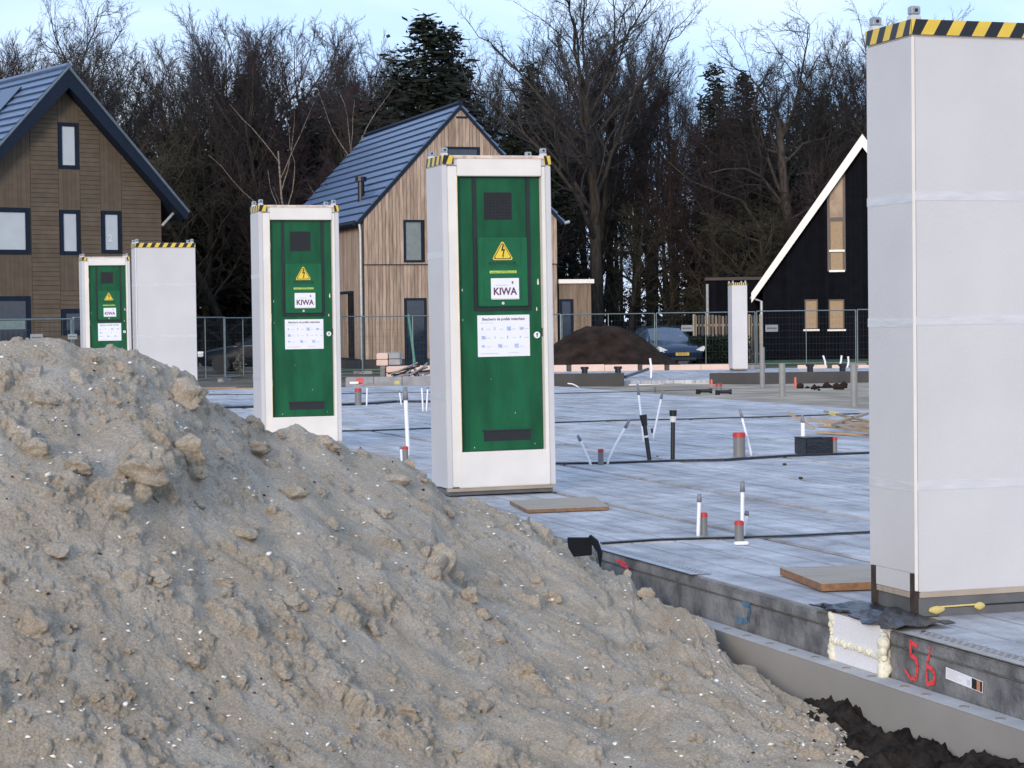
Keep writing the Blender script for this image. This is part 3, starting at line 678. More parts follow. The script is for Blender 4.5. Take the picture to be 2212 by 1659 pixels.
def plain_cabinet(loc, label, w=CW, bands=(.49, 1.26, 1.84), detail=True, tilt=(0, 0), rz=TH, depth=CD):
    t = thing('wrapped_cabinet', label, 'meter cabinet', loc, rz, 'white wrapped meter cabinets')
    t.rotation_euler = (tilt[0], tilt[1], rz)
    MB().box(.0, .012, .002, depth, .10, CH - .085).build('side_panel', M_WHITE, t, bevel=.003)
    MB().box(.001, .011, .055, depth - .06, .012, .0995).build('side_panel_skirt', M_WHITE, t)
    MB().box(.013, w, .0, depth, .012, CH - .085).build('front_panel', M_WHITE, t, bevel=.004)
    MB().box(-.004, .012, -.008, .002, .02, CH - .085).build('corner_strip', M_FRAME, t, bevel=.003)
    MB().box(.004, w - .004, .004, depth - .004, CH - .084, CH - .002).build('top_panel', M_WHITE, t, bevel=.004)
    for z in bands:
        o = MB().box(.012, w, -.0015, .0, z, z + .042).build('film_band', M_FILM, t)
        MB().box(-.0015, .0, .0, depth, z - .008, z + .034).build('film_band', M_FILM, t)
    tape_band(t, 'l', -.004, depth, CH - .074, CH - .004, -.0045, 7, -1)
    tape_band(t, 'f', -.004, w, CH - .074, CH - .004, -.0095, 15)
    for x, y in ((.03, .03), (w - .05, .03), (.03, depth - .04), (w - .05, depth - .04)): lug(t, x, y)
    b = MB().box(.012 if detail else .03, w - .01, .02, depth - .012, -.10 if detail else -.048, .0).build('base_frame', M_DARKSTEEL, t)
    MB().box(.02, w, -.006, .02, -.012, .012).build('sill_strip', M_PLY, b)
    if detail:
        MB().box(-.002, .02, .06, depth - .07, -.016, .010).build('sill_strip', M_PLY, b)
        MB().box(.016, w, -.002, .018, -.118, -.014).build('channel', M_DARKSTEEL, b)
        MB().box(.10, w, -.0035, -.0022, -.066, -.058).build('channel_slot', M_BLACK, b)
        for y in (.002, depth - .06):
            MB().box(.000, .028, y, y + .05, -.11, .098).build('corner_post', M_RUST, b)
        MB().box(-.02, .12, -.004, .08, -.125, -.10).build('foot_plate', M_RUST, b)
        for (x0, x1, z) in ((.055, .16, -.072), (.30, .37, -.066)):
            bm = bmesh.new(); bmesh.ops.create_icosphere(bm, subdivisions=2, radius=1)
            for v in bm.verts: v.co *= 1 + .2 * math.sin(7 * v.co.x + 3) * math.sin(6 * v.co.z)
            me = bpy.data.meshes.new('foam_blob'); bm.to_mesh(me); bm.free(); me.materials.append(M_FOAM); me.shade_smooth()
            o = link('foam_blob', me, b); o.location = ((x0 + x1) / 2, -.008, z); o.scale = ((x1 - x0) / 2 * .85, .014, .019)
        MB().tube((.1, -.006, -.060), (.33, -.006, -.058), .004, n=6).build('foam_bead', M_FOAM, b)
    return t

SRC = 0.5486
def corner(sxp, syp, z=.055):
    P = gp(sxp * SRC, syp * SRC, z); return P
P_main = corner(1763, 1932)
door_cabinet((P_main.x, P_main.y, .058), (0, R(-.35)), 'largest green-doored cabinet in a white frame, standing clear of the sand')
P2r = corner(1339, 1742); P2 = P2r - Bv * (CW - .025)
door_cabinet((P2.x, P2.y, .058), (0, R(-.05)), 'green-doored cabinet between the sand heap and the larch house, its foot partly buried from view')
P3 = at(177, 552, 41.0); P3.z = .058
door_cabinet((P3.x, P3.y, .058), (0, R(-.2)), 'farthest and smallest green-doored cabinet, left of the plain white cabinet')
P4 = at(292, 522, 34.4)
plain_cabinet((P4.x, P4.y, .058), 'plain white cabinet with hazard tape on top, beside the smallest green door', w=.97, bands=(1.15, 1.98), detail=False)
P5 = corner(3605, 2391, .05)
plain_cabinet((P5.x, P5.y, .105), 'tall white wrapped cabinet cut off by the right edge of the photo', w=1.0)
P6 = gp(1583, 800, -.22)
c6 = plain_cabinet((P6.x, P6.y, -.18), 'distant narrow white cabinet in front of the black house', w=.47, bands=(), detail=False, rz=R(3), depth=.85)

# ------------------------------------------------------------------ polystyrene block in the slab edge
PS = (Q0 - .045, 8.56, 9.04)
eb = MB().box(PS[0], Q0 + .02, PS[1], PS[2], -.213, .012).build('foam_filler_block', M_EPS, None, (0, 0, 0), TH, bevel=.004)
tag(eb, 'white polystyrene block edged with yellow foam under the tall right cabinet', 'insulation block')
def foam_bead(pts, r, seed):
    rr = random.Random(seed); bm = bmesh.new()
    for (a, b) in zip(pts[:-1], pts[1:]):
        n = max(2, int((Vector(b) - Vector(a)).length / (r * .4)))
        for i in range(n):
            c = Vector(a).lerp(Vector(b), i / n) + Vector((rr.uniform(-.3, .3), rr.uniform(-.5, .5), rr.uniform(-.3, .3))) * r
            g = bmesh.ops.create_icosphere(bm, subdivisions=2, radius=r * rr.uniform(.45, 1.1))
            for v in g['verts']: v.co = Vector((v.co.x * .8, v.co.y, v.co.z)) + c
    me = bpy.data.meshes.new('foam_seam'); bm.to_mesh(me); bm.free(); me.materials.append(M_PALEFOAM); me.shade_smooth(); return me
link('foam_seam', foam_bead([(PS[0] + .005, PS[2] + .01, 0), (PS[0] + .005, PS[2] + .01, -.21)], .024, 1), eb)
link('foam_seam', foam_bead([(PS[0], PS[1] - .02, -.02), (PS[0], PS[1] - .02, -.21)], .034, 2), eb)
link('foam_seam', foam_bead([(PS[0] - .003, PS[2], -.115), (PS[0] - .003, PS[1], -.125)], .016, 3), eb)
fo = MB(); rr = random.Random(8); NF, NG = 12, 9
vs = []
for i in range(NF + 1):
    for j in range(NG + 1):
        x = Q0 - .07 + .34 * j / NG + (rr.uniform(-.035, .03) if j in (0,) else rr.uniform(-.008, .008)); y = 8.46 + .80 * i / NF + rr.uniform(-.02, .02)
        vs.append((x, y, .018 + rr.random() ** 2 * .035 * (1 - .5 * j / NG)))
fo.add(vs, [(i * (NG + 1) + j, (i + 1) * (NG + 1) + j, (i + 1) * (NG + 1) + j + 1, i * (NG + 1) + j + 1) for i in range(NF) for j in range(NG)])
fso = fo.build('crumpled_foil', M_FOIL, None, (0, 0, 0), TH)
fso.modifiers.new('thick', 'SOLIDIFY').thickness = .004
tag(fso, 'crumpled black foil lying over the polystyrene block', 'foil')

# ------------------------------------------------------------------ marks sprayed on the slab side
nB = Bv; PL = Bv * (Q0 - .0245)
def stroke(pts, w, m, name, src=True, parent=None, off=0.0):
    P3 = [hit(x * (SRC if src else 1), y * (SRC if src else 1), Bv * (Q0 - .0245 - off), Bv) for x, y in pts]
    mb = MB(); rr = random.Random(len(pts))
    for a, b in zip(P3[:-1], P3[1:]):
        d = (b - a).normalized(); n = d.cross(Bv).normalized(); e = w * rr.uniform(.75, 1.15) / 2
        a2, b2 = a - d * e * .5, b + d * e * .5
        mb.add([a2 + n * e, b2 + n * e, b2 - n * e, a2 - n * e], [(0, 1, 2, 3)])
    o = mb.build(name, m, parent, fix=False)
    return o
def zpx(x, y): return (3540 + x / 4.496, 2480 + y / 4.496)
t5 = thing('spray_number', 'red sprayed digits 5 and 6 on the slab side below the right cabinet', 'spray paint')
stroke([zpx(*p) for p in [(315, 290), (195, 205), (208, 450), (290, 505)]], .022, M_SPRAYR, 'digit', parent=t5)
stroke([zpx(*p) for p in [(300, 510), (325, 640), (315, 780), (290, 870), (200, 860), (110, 710)]], .019, M_SPRAYR, 'digit', parent=t5, off=.0006)
stroke([zpx(*p) for p in [(540, 300), (545, 420), (500, 570), (490, 720), (495, 960)]], .012, M_SPRAYR, 'digit', parent=t5)
stroke([zpx(*p) for p in [(500, 640), (590, 700), (630, 800), (620, 930), (500, 965)]], .017, M_SPRAYR, 'digit', parent=t5, off=.0006)
def z2(x, y): return (2200 + x / 3.687, 2050 + y / 3.687)
t6 = thing('spray_number', 'faded red sprayed digit on the slab side beside the sand heap', 'spray paint')
stroke([z2(*p) for p in [(830, 580), (900, 590), (970, 620)]], .016, M_SPRAYR, 'digit', parent=t6)
stroke([z2(*p) for p in [(900, 640), (1010, 680), (1000, 740), (930, 780), (990, 840), (1040, 870)]], .016, M_SPRAYR, 'digit', parent=t6, off=.0006)
t7 = tag(stroke([(2925, 2376), (2952, 2385), (2945, 2440), (2925, 2446), (2900, 2440)], .030, M_SPRAYB, 'spray_mark'), 'faint blue sprayed mark on the dark slab side', 'spray paint')
# product label on the slab side
lp = [hit(x * SRC, y * SRC, Bv * (Q0 - .026), Bv) for x, y in [zpx(830, 655), zpx(1485, 915), zpx(1485, 1125), zpx(825, 860)]]
lt = tag(MB().add(lp, [(0, 1, 2, 3)]).build('product_label', M_PAPER, fix=False), 'white product label with dark and orange blocks on the slab side', 'label')
def onlabel(u0, u1, v0, v1, m, nm):
    f = lambda u_, v_: (lp[0].lerp(lp[1], u_)).lerp(lp[3].lerp(lp[2], u_), v_) - Bv * .001
    MB().add([f(u0, v0), f(u1, v0), f(u1, v1), f(u0, v1)], [(0, 1, 2, 3)]).build(nm, m, lt, fix=False)
onlabel(.71, .84, .06, .94, M_TAPEK, 'label_block'); onlabel(.842, .93, .06, .94, mat('label_orange', (.5, .2, .09), .6), 'label_block'); onlabel(.932, .985, .06, .94, M_TAPEK, 'label_block')
for k in range(6): onlabel(.04, rr.uniform(.3, .5), .12 + .13 * k, .17 + .13 * k, M_INKG, 'label_line')
onlabel(.58, .67, .35, .8, M_INKG, 'label_block')

# galvanised perforated strips along the slab edge
def perf_strip(p0, p1, label):
    t = thing('perforated_strip', label, 'metal strip', (0, 0, 0), TH, 'perforated strips on the slab edge')
    MB().box(Q0 - .03, Q0 + .012, p0, p1, .0045, .008).build('strip_edge', M_STEEL, t)
    n = int((p1 - p0) / .055); mb = MB()
    for i in range(n):
        a = p0 + (p1 - p0) * i / n
        for r_ in range(4):
            o = .014 * (r_ % 2); x = Q0 + .013 + r_ * .022
            mb.box(x, x + .009, a + o * 0, a + .055, .0045, .0075)
            mb.box(x + .009, x + .022, a + o * 1.9, a + o * 1.9 + .012, .0045, .0075)
    mb.build('strip_mesh', M_STEEL, t)
    return t
pa = to_qp(gp(1292, 1183, 0))[1]; pb = to_qp(gp(1503, 1243, 0))[1]
perf_strip(pb, pa, 'galvanised perforated strip on the slab edge beside the sand heap')
perf_strip(5.6, 8.42, 'galvanised perforated strip on the slab edge in front of the right cabinet')

# ================================================================== THINGS ON THE SLAB
def strip_across(pts, w, h, label, z=.004):
    P = [to_qp(gp(x, y, 0)) for x, y in pts]; mb = MB()
    for k in range(len(P) - 1):
        (q0, p0), (q1, p1) = P[k], P[k + 1]
        mb.add([(q0, p0 - w / 2, z), (q1, p1 - w / 2, z), (q1, p1 + w / 2, z), (q0, p0 + w / 2, z), (q0, p0 - w / 2, z + h), (q1, p1 - w / 2, z + h), (q1, p1 + w / 2, z + h), (q0, p0 + w / 2, z + h)],
               [(0, 3, 2, 1), (4, 5, 6, 7), (0, 1, 5, 4), (2, 3, 7, 6), (0, 4, 7, 3), (1, 2, 6, 5)])
    return tag(mb.build('rubber_strip', M_FOIL, None, (0, 0, 0), TH), label, 'rubber strip', 'black strips across the slab')
strip_across([(1299, 1176), (1420, 1168), (1560, 1164), (1700, 1160), (1868, 1152), (1990, 1146)], .045, .010, 'nearest black strip across the slab, leading from the sand to the right cabinet')
strip_across([(1196, 1004), (1300, 1003), (1450, 998), (1560, 996), (1620, 992), (1700, 987), (1868, 981), (2000, 975)], .07, .020, 'thick black strip across the slab under the black box')
strip_across([(1196, 914), (1340, 909), (1500, 906), (1640, 902), (1740, 899), (1868, 894), (2000, 889)], .08, .012, 'middle black strip across the slab passing behind the black pipes')
strip_across([(480, 882), (560, 880), (735, 876), (800, 873), (850, 869), (930, 869)], .35, .03, 'broad black strip across the slab behind the second cabinet')
strip_across([(450, 853), (560, 853), (735, 851), (930, 848), (1190, 851), (1400, 846), (1500, 843)], .10, .010, 'farthest thin black strip near the end of the slab')
strip_across([(735, 932), (800, 931), (860, 929), (930, 926)], .09, .012, 'short black strip on the slab between the two near green doors')

def board(pts, th, label):
    P = [gp(x, y, 0) for x, y in pts]; o = sum(P, Vector()) / len(P); mb = MB()
    n = len(P); vs = [p - o + Vector((0, 0, .006)) for p in P] + [p - o + Vector((0, 0, th)) for p in P]
    mb.add(vs, [tuple(range(n, 2 * n))], 0); mb.add(vs, [tuple(range(n - 1, -1, -1))] + [(i, (i + 1) % n, n + (i + 1) % n, n + i) for i in range(n)], 1)
    return tag(mb.build('plywood_sheet', [M_PLY, M_PLYE], None, o, fix=False), label, 'plywood', 'plywood sheets on the slab')
board([(1101, 1090), (1140, 1110), (1316, 1103), (1285, 1080)], .03, 'thin plywood sheet lying before the largest green-doored cabinet')
board([(1685, 1244), (1775, 1280), (1960, 1273), (1905, 1236)], .045, 'plywood sheet lying beside the tall right cabinet')

def lean_pipe(base, tip, r, z0=-.02):
    """world base point on slab and tip at the same depth seen in the photo"""
    b = gp(base[0], base[1], 0); t = at(tip[0], tip[1], b.y); return b + Vector((0, 0, z0)), t
def conduit(base, tip, label, r=.0125, bend=0.0, zg=0.0, tipm=M_GREYTAPE, tl=.16):
    b = gp(base[0], base[1], zg); e = at(tip[0], tip[1], b.y)
    t = thing('conduit_pipe', label, 'conduit', b, 0, 'white conduits standing out of the slab')
    d = e - b; pts = [Vector((0, 0, -.03))]
    for k in range(1, 7):
        f = k / 6 * (1 - tl); pts.append(d * f + Vector((bend * math.sin(math.pi * k / 6) * d.length, 0, 0)))
    MB().path(pts, r, 8).build('tube', M_PVCW, t, smooth=True)
    MB().tube(pts[-1] - d * .03, d, r * 1.35, r * 1.0, 8).build('taped_end', tipm, t, smooth=True)
    return t
def stub(xc, yb, yt_, w, label, cap=M_RED, zg=0.0, name='sewer_stub', body=M_PVCG, capf=.16):
    b = gp(xc, yb, zg); h = (yb - yt_) / F * b.y; r = w / F * b.y / 2
    t = thing(name, label, 'pipe stub', b, 0, 'grey pipe stubs')
    MB().tube((0, 0, -.05), (0, 0, h), r, r, 18).build('tube', body, t)
    if cap:
        cm = MB().tube((0, 0, h * (1 - capf)), (0, 0, h + .006), r * 1.07, r * 1.07, 18).build('end_cap', cap, t, bevel=.003)
        MB().tube((0, 0, h + .0062), (0, 0, h + .010), r * .8, r * .8, 18).build('cap_disc', cap, cm)
    return t
conduit((1508, 1158), (1511, 1067), 'short white conduit with taped tip left of the nearest red-capped stub')
stub(1521, 1157, 1110, 15, 'nearest slim grey stub with red cap beside the short white conduit')
conduit((1603, 1162), (1604, 1039), 'tallest white conduit behind the nearest wide red-capped stub')
conduit((1606, 1158), (1614, 1103), 'leaning short white conduit behind the nearest wide red-capped stub')
stub(1597, 1168, 1128, 20, 'nearest wide grey stub with red cap, a white offcut at its foot')
tag(MB().box(-.045, .045, -.02, .02, .004, .024).build('plastic_offcut', M_PVCW, None, gp(1601, 1178, 0), .2, bevel=.006), 'small white plastic offcut at the foot of the wide stub', 'offcut')
conduit((1278, 1006), (1248, 940), 'white conduit leaning left, beside the small red-capped stub')
conduit((1310, 1004), (1360, 906), 'white conduit leaning right, beside the small red-capped stub', bend=-.02)
stub(1298, 1005, 972, 12, 'small grey stub with red cap between two leaning white conduits')
conduit((1391, 955), (1377, 829), 'long white conduit rising behind the tilted black pipe')
conduit((1410, 951), (1432, 841), 'white conduit leaning right behind the tilted black pipe')
conduit((1624, 984), (1598, 884), 'white conduit leaning left over the widest red-capped stub')
stub(1597, 987, 936, 26, 'widest grey stub with red cap in the middle of the slab')
conduit((1733, 978), (1733, 897), 'left of two white conduits standing before the black box', r=.014)
conduit((1738, 978), (1735, 905), 'right of two white conduits standing before the black box', r=.014, tl=.08)
stub(1803, 979, 946, 11, 'grey stub with red cap behind the black box')
conduit((882, 984), (875, 836), 'long white conduit right of the second green-doored cabinet', r=.022)
conduit((868, 996), (866, 964), 'very short white conduit by the sand with dark tip')
stub(876, 998, 966, 12, 'small red-capped stub just behind the sand heap')
stub(774, 876, 840, 14, 'grey stub with red cap right of the second green-doored cabinet')
conduit((792, 877), (793, 838), 'thin white conduit next to the stub by the second cabinet', tl=.02, tipm=M_PVCW)
conduit((867, 874), (862, 842), 'short white conduit with dark tip on the far strip')
conduit((914, 889), (911, 838), 'left white conduit of a pair close to the largest cabinet', tl=.02, tipm=M_PVCW)
conduit((921, 889), (924, 836), 'right white conduit of a pair close to the largest cabinet', tl=.05)

def black_pipe(base, tip, label, w, collar):
    b = gp(base[0], base[1], 0); e = at(tip[0], tip[1], b.y); d = e - b; r = w / F * b.y / 2
    t = thing('black_pipe', label, 'pipe', b)
    MB().tube((0, 0, -.03), d * .84, r, r, 14).build('tube', M_BPIPE, t, smooth=False)
    MB().tube(d * .76, d * .88, r * 1.35, r * 1.5, 14).build('socket', M_BPIPE if not collar else M_CREAM, t)
    MB().tube(d * .88, d * 1.0, r * 1.6, r * 1.75, 14).build('socket_rim', M_BPIPE, t)
    if not collar:
        MB().tube(d * .50, d * .545, r * 1.18, r * 1.18, 14).build('white_band', M_CREAM, t)
        MB().box(r * .6, r * 1.5, -.02, .02, d.z * .6, d.z * .70).build('bracket', M_BPIPE, t)
    return t
black_pipe((1404, 994), (1389, 896), 'tilted black pipe with a white band', 9.5, False)
black_pipe((1453, 993), (1454, 886), 'upright black pipe with cream collar', 9.5, True)
# black box with red stub behind
pb0, pb1 = gp(1742, 982, 0), gp(1805, 979, 0); bw = (pb1 - pb0).length; bz = 37 / F * pb0.y
bbx = thing('black_box', 'black plastic box standing on the thick strip', 'box', pb0, math.atan2((pb1 - pb0).y, (pb1 - pb0).x))
MB().box(0, bw, 0, .22, .0, bz * .94).build('body', M_FOIL, bbx, bevel=.008)
MB().box(-.006, bw * .55, -.006, .226, bz * .94, bz).build('lid', M_FOIL, bbx, bevel=.006); MB().box(bw * .555, bw * .94, .0, .22, bz * .941, bz * .965).build('lid', M_FOIL, bbx)
# scrap timber pile
def plank3(a, b, w, h, label, m=M_TIMBER, zoff=0.0, tip=None):
    a, b = Vector(a), Vector(b); d = (b - a); L = d.length
    Mx = Matrix.Translation(a) @ d.to_track_quat('X', 'Z').to_matrix().to_4x4()
    t = MB().box(0, L, -w / 2, w / 2, 0, h).build('timber_lath', m, None, bevel=.004)
    t.matrix_world = Mx
    return tag(t, label, 'timber', 'scrap timber on the slab')
base_y = 935
def on(x, y, z): return gp(x, y, z)
laths = [((1700, 893), (1758, 928), .02, .0, 'lath leaning alone at the left end of the timber pile'), ((1768, 921), (1905, 929), .05, .0, 'front bottom lath of the timber pile'), ((1766, 936), (1905, 944), .06, .0, 'nearest flat lath of the timber pile'),
         ((1745, 908), (1900, 917), .05, .06, 'long upper lath crossing the timber pile'), ((1780, 912), (1905, 921), .06, .1, 'pale lath on top of the timber pile'), ((1800, 924), (1905, 938), .05, .06, 'dark slanting lath within the timber pile'),
         ((1782, 891), (1905, 920), .04, .12, 'slanting lath with a yellow wrap in the timber pile'), ((1788, 921), (1870, 896), .08, .12, 'grey flat lath rising to the right in the timber pile')]
for a, b, w, z, lb in laths:
    A_, B_ = on(*a, z + .01), on(*b, z + .01)
    if lb.startswith('lath leaning'): A_ = at(1700, 893, B_.y + .15); A_.z = max(A_.z, .02)
    o = plank3(A_, B_, w, .028, lb)
    if 'yellow wrap' in lb:
        MB().box(.42, .85, -w / 2 - .006, w / 2 + .006, -.006, .034).build('yellow_wrap', mat('yellow_wrap', (.72, .58, .16), .5), o)
# sheet on the slab edge: black gutter piece in the sand
gpos = at(1256, 1176, 11.75)
M_GUT = mat('dull_black', (.004, .006, .010), .7, spec=.15)
gt = thing('gutter_piece', 'black folded plastic piece stuck in the sand at the slab corner', 'gutter piece', gpos, R(-8))
w_ = 58 / F * gpos.y
MB().prism([(-w_ / 2, -.02), (-w_ / 2 + .03, -.07), (w_ / 2 - .02, -.06), (w_ / 2 - .02, .035), (-w_ / 2 - .005, .035)], 0, .05, 0).build('plate', M_GUT, gt)
MB().prism([(w_ * .25, .035), (w_ * .33, .055), (w_ * .62, .02), (w_ * .78, -.05), (w_ * .70, -.13), (w_ * .60, -.04)], -.03, .03).build('flap', M_GUT, gt, bevel=.004)
# small dirt bits on the slab
for (x, y, r, nm) in ((1995, 1368, .012, 'a'), (1730, 1035, .02, 'b'), (1695, 1005, .02, 'c'), (1420, 987, .012, 'd')):
    bm = bmesh.new(); bmesh.ops.create_icosphere(bm, subdivisions=2, radius=r)
    for v in bm.verts: v.co.z *= .6; v.co *= 1 + .25 * math.sin(300 * v.co.x) * math.cos(250 * v.co.y)
    me = bpy.data.meshes.new('dirt_crumb'); bm.to_mesh(me); bm.free(); me.materials.append(M_PEBBLE)
    tag(link('dirt_crumb', me, None, gp(x, y, 0) + Vector((0, 0, r * .5))), 'small crumb of dirt on the bare concrete', 'dirt crumb', 'crumbs on the slab')

# ================================================================== BEHIND THE SLAB
GZ = lambda P: float(ground_z(np.array([P.x]), np.array([P.y]))[0])
def gnd(x, y, z0=-.2):
    P = gp(x, y, z0)
    for _ in range(4): P = gp(x, y, GZ(P))
    return P
for (x, y0, y1, w, lb) in ((1647, 837, 750, 11, 'left of three bare grey pipes standing in the sand'), (1690, 856, 785, 14, 'middle of three bare grey pipes standing in the sand'), (1845, 877, 788, 15, 'right of three bare grey pipes, next to the tall cabinet')):
    P = gnd(x, y0); h = (y0 - y1) / F * P.y; r = w / F * P.y / 2
    t = thing('standing_pipe', lb, 'pipe', P, 0, 'bare grey pipes in the sand')
    MB().tube((0, 0, -.2), (0, 0, h), r, r, 18, cap=False).tube((0, 0, h - .01), (0, 0, -.2), r * .9, r * .9, 18, cap=False).build('tube', mat('pipe_pale', (.235, .235, .225), .5, var=.08), t)
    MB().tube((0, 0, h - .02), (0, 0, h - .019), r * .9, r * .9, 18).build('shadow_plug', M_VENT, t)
for (x, y0, y1, lb) in ((1537, 836, 819, 'orange peg against the black upstand'), (1718, 838, 814, 'orange peg in the sand between grey pipes')):
    P = gnd(x, y0); h = (y0 - y1) / F * P.y
    tag(MB().box(-.024, .024, -.02, .02, -.1, h * .9).prism([(-.024, h * .9), (.024, h * .9), (0.006, h)], -.02, .02).build('survey_peg', M_ORANGE, None, P), lb, 'peg', 'orange survey pegs')
for (x, y, lb) in ((1515, 851, 'left black pipe elbow on the sand edge'), (1557, 853, 'right black pipe elbow in front of a red-capped stub')):
    P = gnd(x, y); s = 30 / F * P.y
    t = thing('pipe_elbow', lb, 'pipe elbow', P, 0, 'black pipe elbows')
    MB().tube((-s * .25, 0, -.02), (-s * .2, 0, s * .33), s * .16, s * .2, 12).build('socket', M_BPIPE, t)
    MB().tube((-s * .2, 0, s * .22), (s * .6, 0, s * .22), s * .13, s * .14, 12).tube((s * .6, 0, s * .22), (s * .78, 0, s * .22), s * .19, s * .19, 12).build('branch', M_BPIPE, t)
P = gnd(1558, 850) + Vector((0, .5, 0)); t = thing('sewer_stub', 'red-capped stub behind the right black elbow', 'pipe stub', P, 0, 'grey pipe stubs')
MB().tube((0, 0, -.1), (0, 0, .16), .065, .065, 16).build('tube', M_PVCG, t); MB().tube((0, 0, .16), (0, 0, .20), .075, .075, 16).build('end_cap', M_RED, t)
P = gnd(1432, 849); t = thing('grey_trough', 'grey plastic trough lying on the sand edge', 'trough', P)
mb = MB().box(-.16, .16, 0, .02, 0, .13).box(-.16, -.145, .02, .5, 0, .13).box(.145, .16, .02, .5, 0, .13).box(-.145, .145, .02, .5, 0, .015); mb.build('shell', M_PVCG, t); MB().box(-.17, .17, -.01, .01, .131, .145).build('rim', M_PVCG, t)
# bent white tube
P = gnd(1252, 838); tag(MB().path([Vector((0, 0, 0)), Vector((-.09, 0, .06)), Vector((-.19, 0, .105)), Vector((-.31, 0, .12))], .016, 8).build('bent_tube', M_PVCW, None, P, smooth=True), 'bent white tube lying at the slab edge', 'tube')
for (x, y, rx, lb) in ((1790, 840, 1.0, 'dark patch of soil crumbs on the sand by the right grey pipe'),):
    P = gnd(x, y); rs2 = random.Random(4); bm = bmesh.new()
    for k in range(26):
        g = bmesh.ops.create_icosphere(bm, subdivisions=1, radius=rs2.uniform(.04, .11))
        for v in g['verts']: v.co = v.co * rs2.uniform(.8, 1.2) + Vector((0, 0, 0))
        off = Vector((rs2.uniform(-.55, .5), rs2.uniform(-1.2, 1.2), rs2.uniform(-.02, .05)))
        for v in g['verts']: v.co += off
    me = bpy.data.meshes.new('soil_clump'); bm.to_mesh(me); bm.free(); me.materials.append(M_SOIL2)
    tag(link('soil_clump', me, None, P), lb, 'soil')

# ------------------------------------------------------------------ far slab with upstands and pink insulation
ZS = -.25
fs = tag(MB().box(gp(1060, 826, ZS).x, 22.0, 57.4, 69.5, -.7, ZS).build('far_slab', M_SLAB), kind='structure')
MB().box(at(1350, 0, 57).x, at(1534, 0, 57).x, 57.1, 57.38, -.62, -.34).build('slab_front_strip', M_FRAME, fs)
def upstand(x0, x1, y0, y1, Y, label):
    A0, B0 = at(x0, y0, Y), at(x1, y1, Y)
    t = tag(MB().box(A0.x, B0.x, Y - .12, Y + .08, B0.z - .15, A0.z).build('formwork_upstand', M_DARKWALL, None, bevel=.01), label, 'formwork', 'dark formwork upstands at the far slab')
    n = 3
    return t
upstand(1150, 1348, 808, 833, 56.9, 'left dark formwork upstand beyond the slab')
upstand(1533, 1990, 806, 833, 56.9, 'right dark formwork upstand behind the grey pipes')
z7 = lambda x: (2100 + x / 1.6385) * SRC
for i, (a, b) in enumerate(((60, 215), (245, 675), (703, 847), (877, 1288), (1395, 1426), (1705, 1897), (1926, 2000), (2096, 2300))):
    Y = 68.6; A0 = at(z7(a), 788.5, Y); B0 = at(z7(b), 803.5, Y)
    names = ['first pink insulation board, next to the largest cabinet', 'long pink insulation board below the brown soil heap', 'short pink insulation board below the soil heap edge', 'long pink insulation board left of the distant white cabinet',
             'tiny pink insulation board right of the distant white cabinet', 'pink insulation board between the grey pipes', 'short pink insulation board among white conduits', 'pink insulation board at the tall cabinet edge']
    t = thing('insulation_board', names[i], 'insulation board', (A0.x, Y, B0.z), 0, 'pink boards at the far slab edge')
    L = B0.x - A0.x; n = max(1, round(L / 1.25))
    for k in range(n): MB().box(L * k / n + .004, L * (k + 1) / n - .004, 0, .12, 0.0, A0.z - B0.z + rnd.uniform(-.01, .01)).build('board_piece', M_PINK, t, bevel=.01)
    if i in (0, 1, 2, 5): MB().box(L + .02, L + .30, .02, .10, -.02, A0.z - B0.z - .01).build('gap_block', M_DARKWALL, t)  # dark block filling the gap to the next board
for (x0, y0, x1, y1, lb) in ((1783, 789, 1778, 768, 'left far white conduit on the distant slab'), (1811, 789, 1818, 768, 'middle far white conduit on the distant slab'), (1830, 788, 1832, 770, 'right far white conduit on the distant slab'), (1406, 810, 1404, 774, 'white conduit standing on the far slab below the soil heap')):
    b = gp(x0, y0 + 6, ZS); e = at(x1, y1, b.y); d = e - b
    t = thing('conduit_pipe', lb, 'conduit', b, 0, 'white conduits on the far slab')
    MB().path([Vector((0, 0, -.02)), d * .5 + Vector((.03, 0, 0)), d], .03, 8).build('tube', M_PVCW, t)
for (x, lb) in ((1263, 'left black pipe cap on the far upstand'), (1335, 'right black pipe cap on the far upstand'), (1750, 'black cap on the far slab by the pink board'), (1790 + 30, 'black cap on the far slab below white conduits')):
    P = at(x, 808, 58.4); P.z = ZS
    t = thing('drain_socket', lb, 'drain socket', P, 0, 'black caps on the far slab')
    MB().tube((0, 0, 0), (0, 0, .30), .085, .085, 12).tube((0, 0, .30), (0, 0, .37), .115, .115, 12).build('socket', M_BPIPE, t)
a, b = at(1350, 814, 59.5), at(1400, 804, 62); a.z = max(a.z, ZS + .03); b.z = ZS + .2
tag(MB().tube(a, b, .045, .045, 8).build('black_rod', M_BPIPE), 'black rod leaning on the far slab', 'rod')

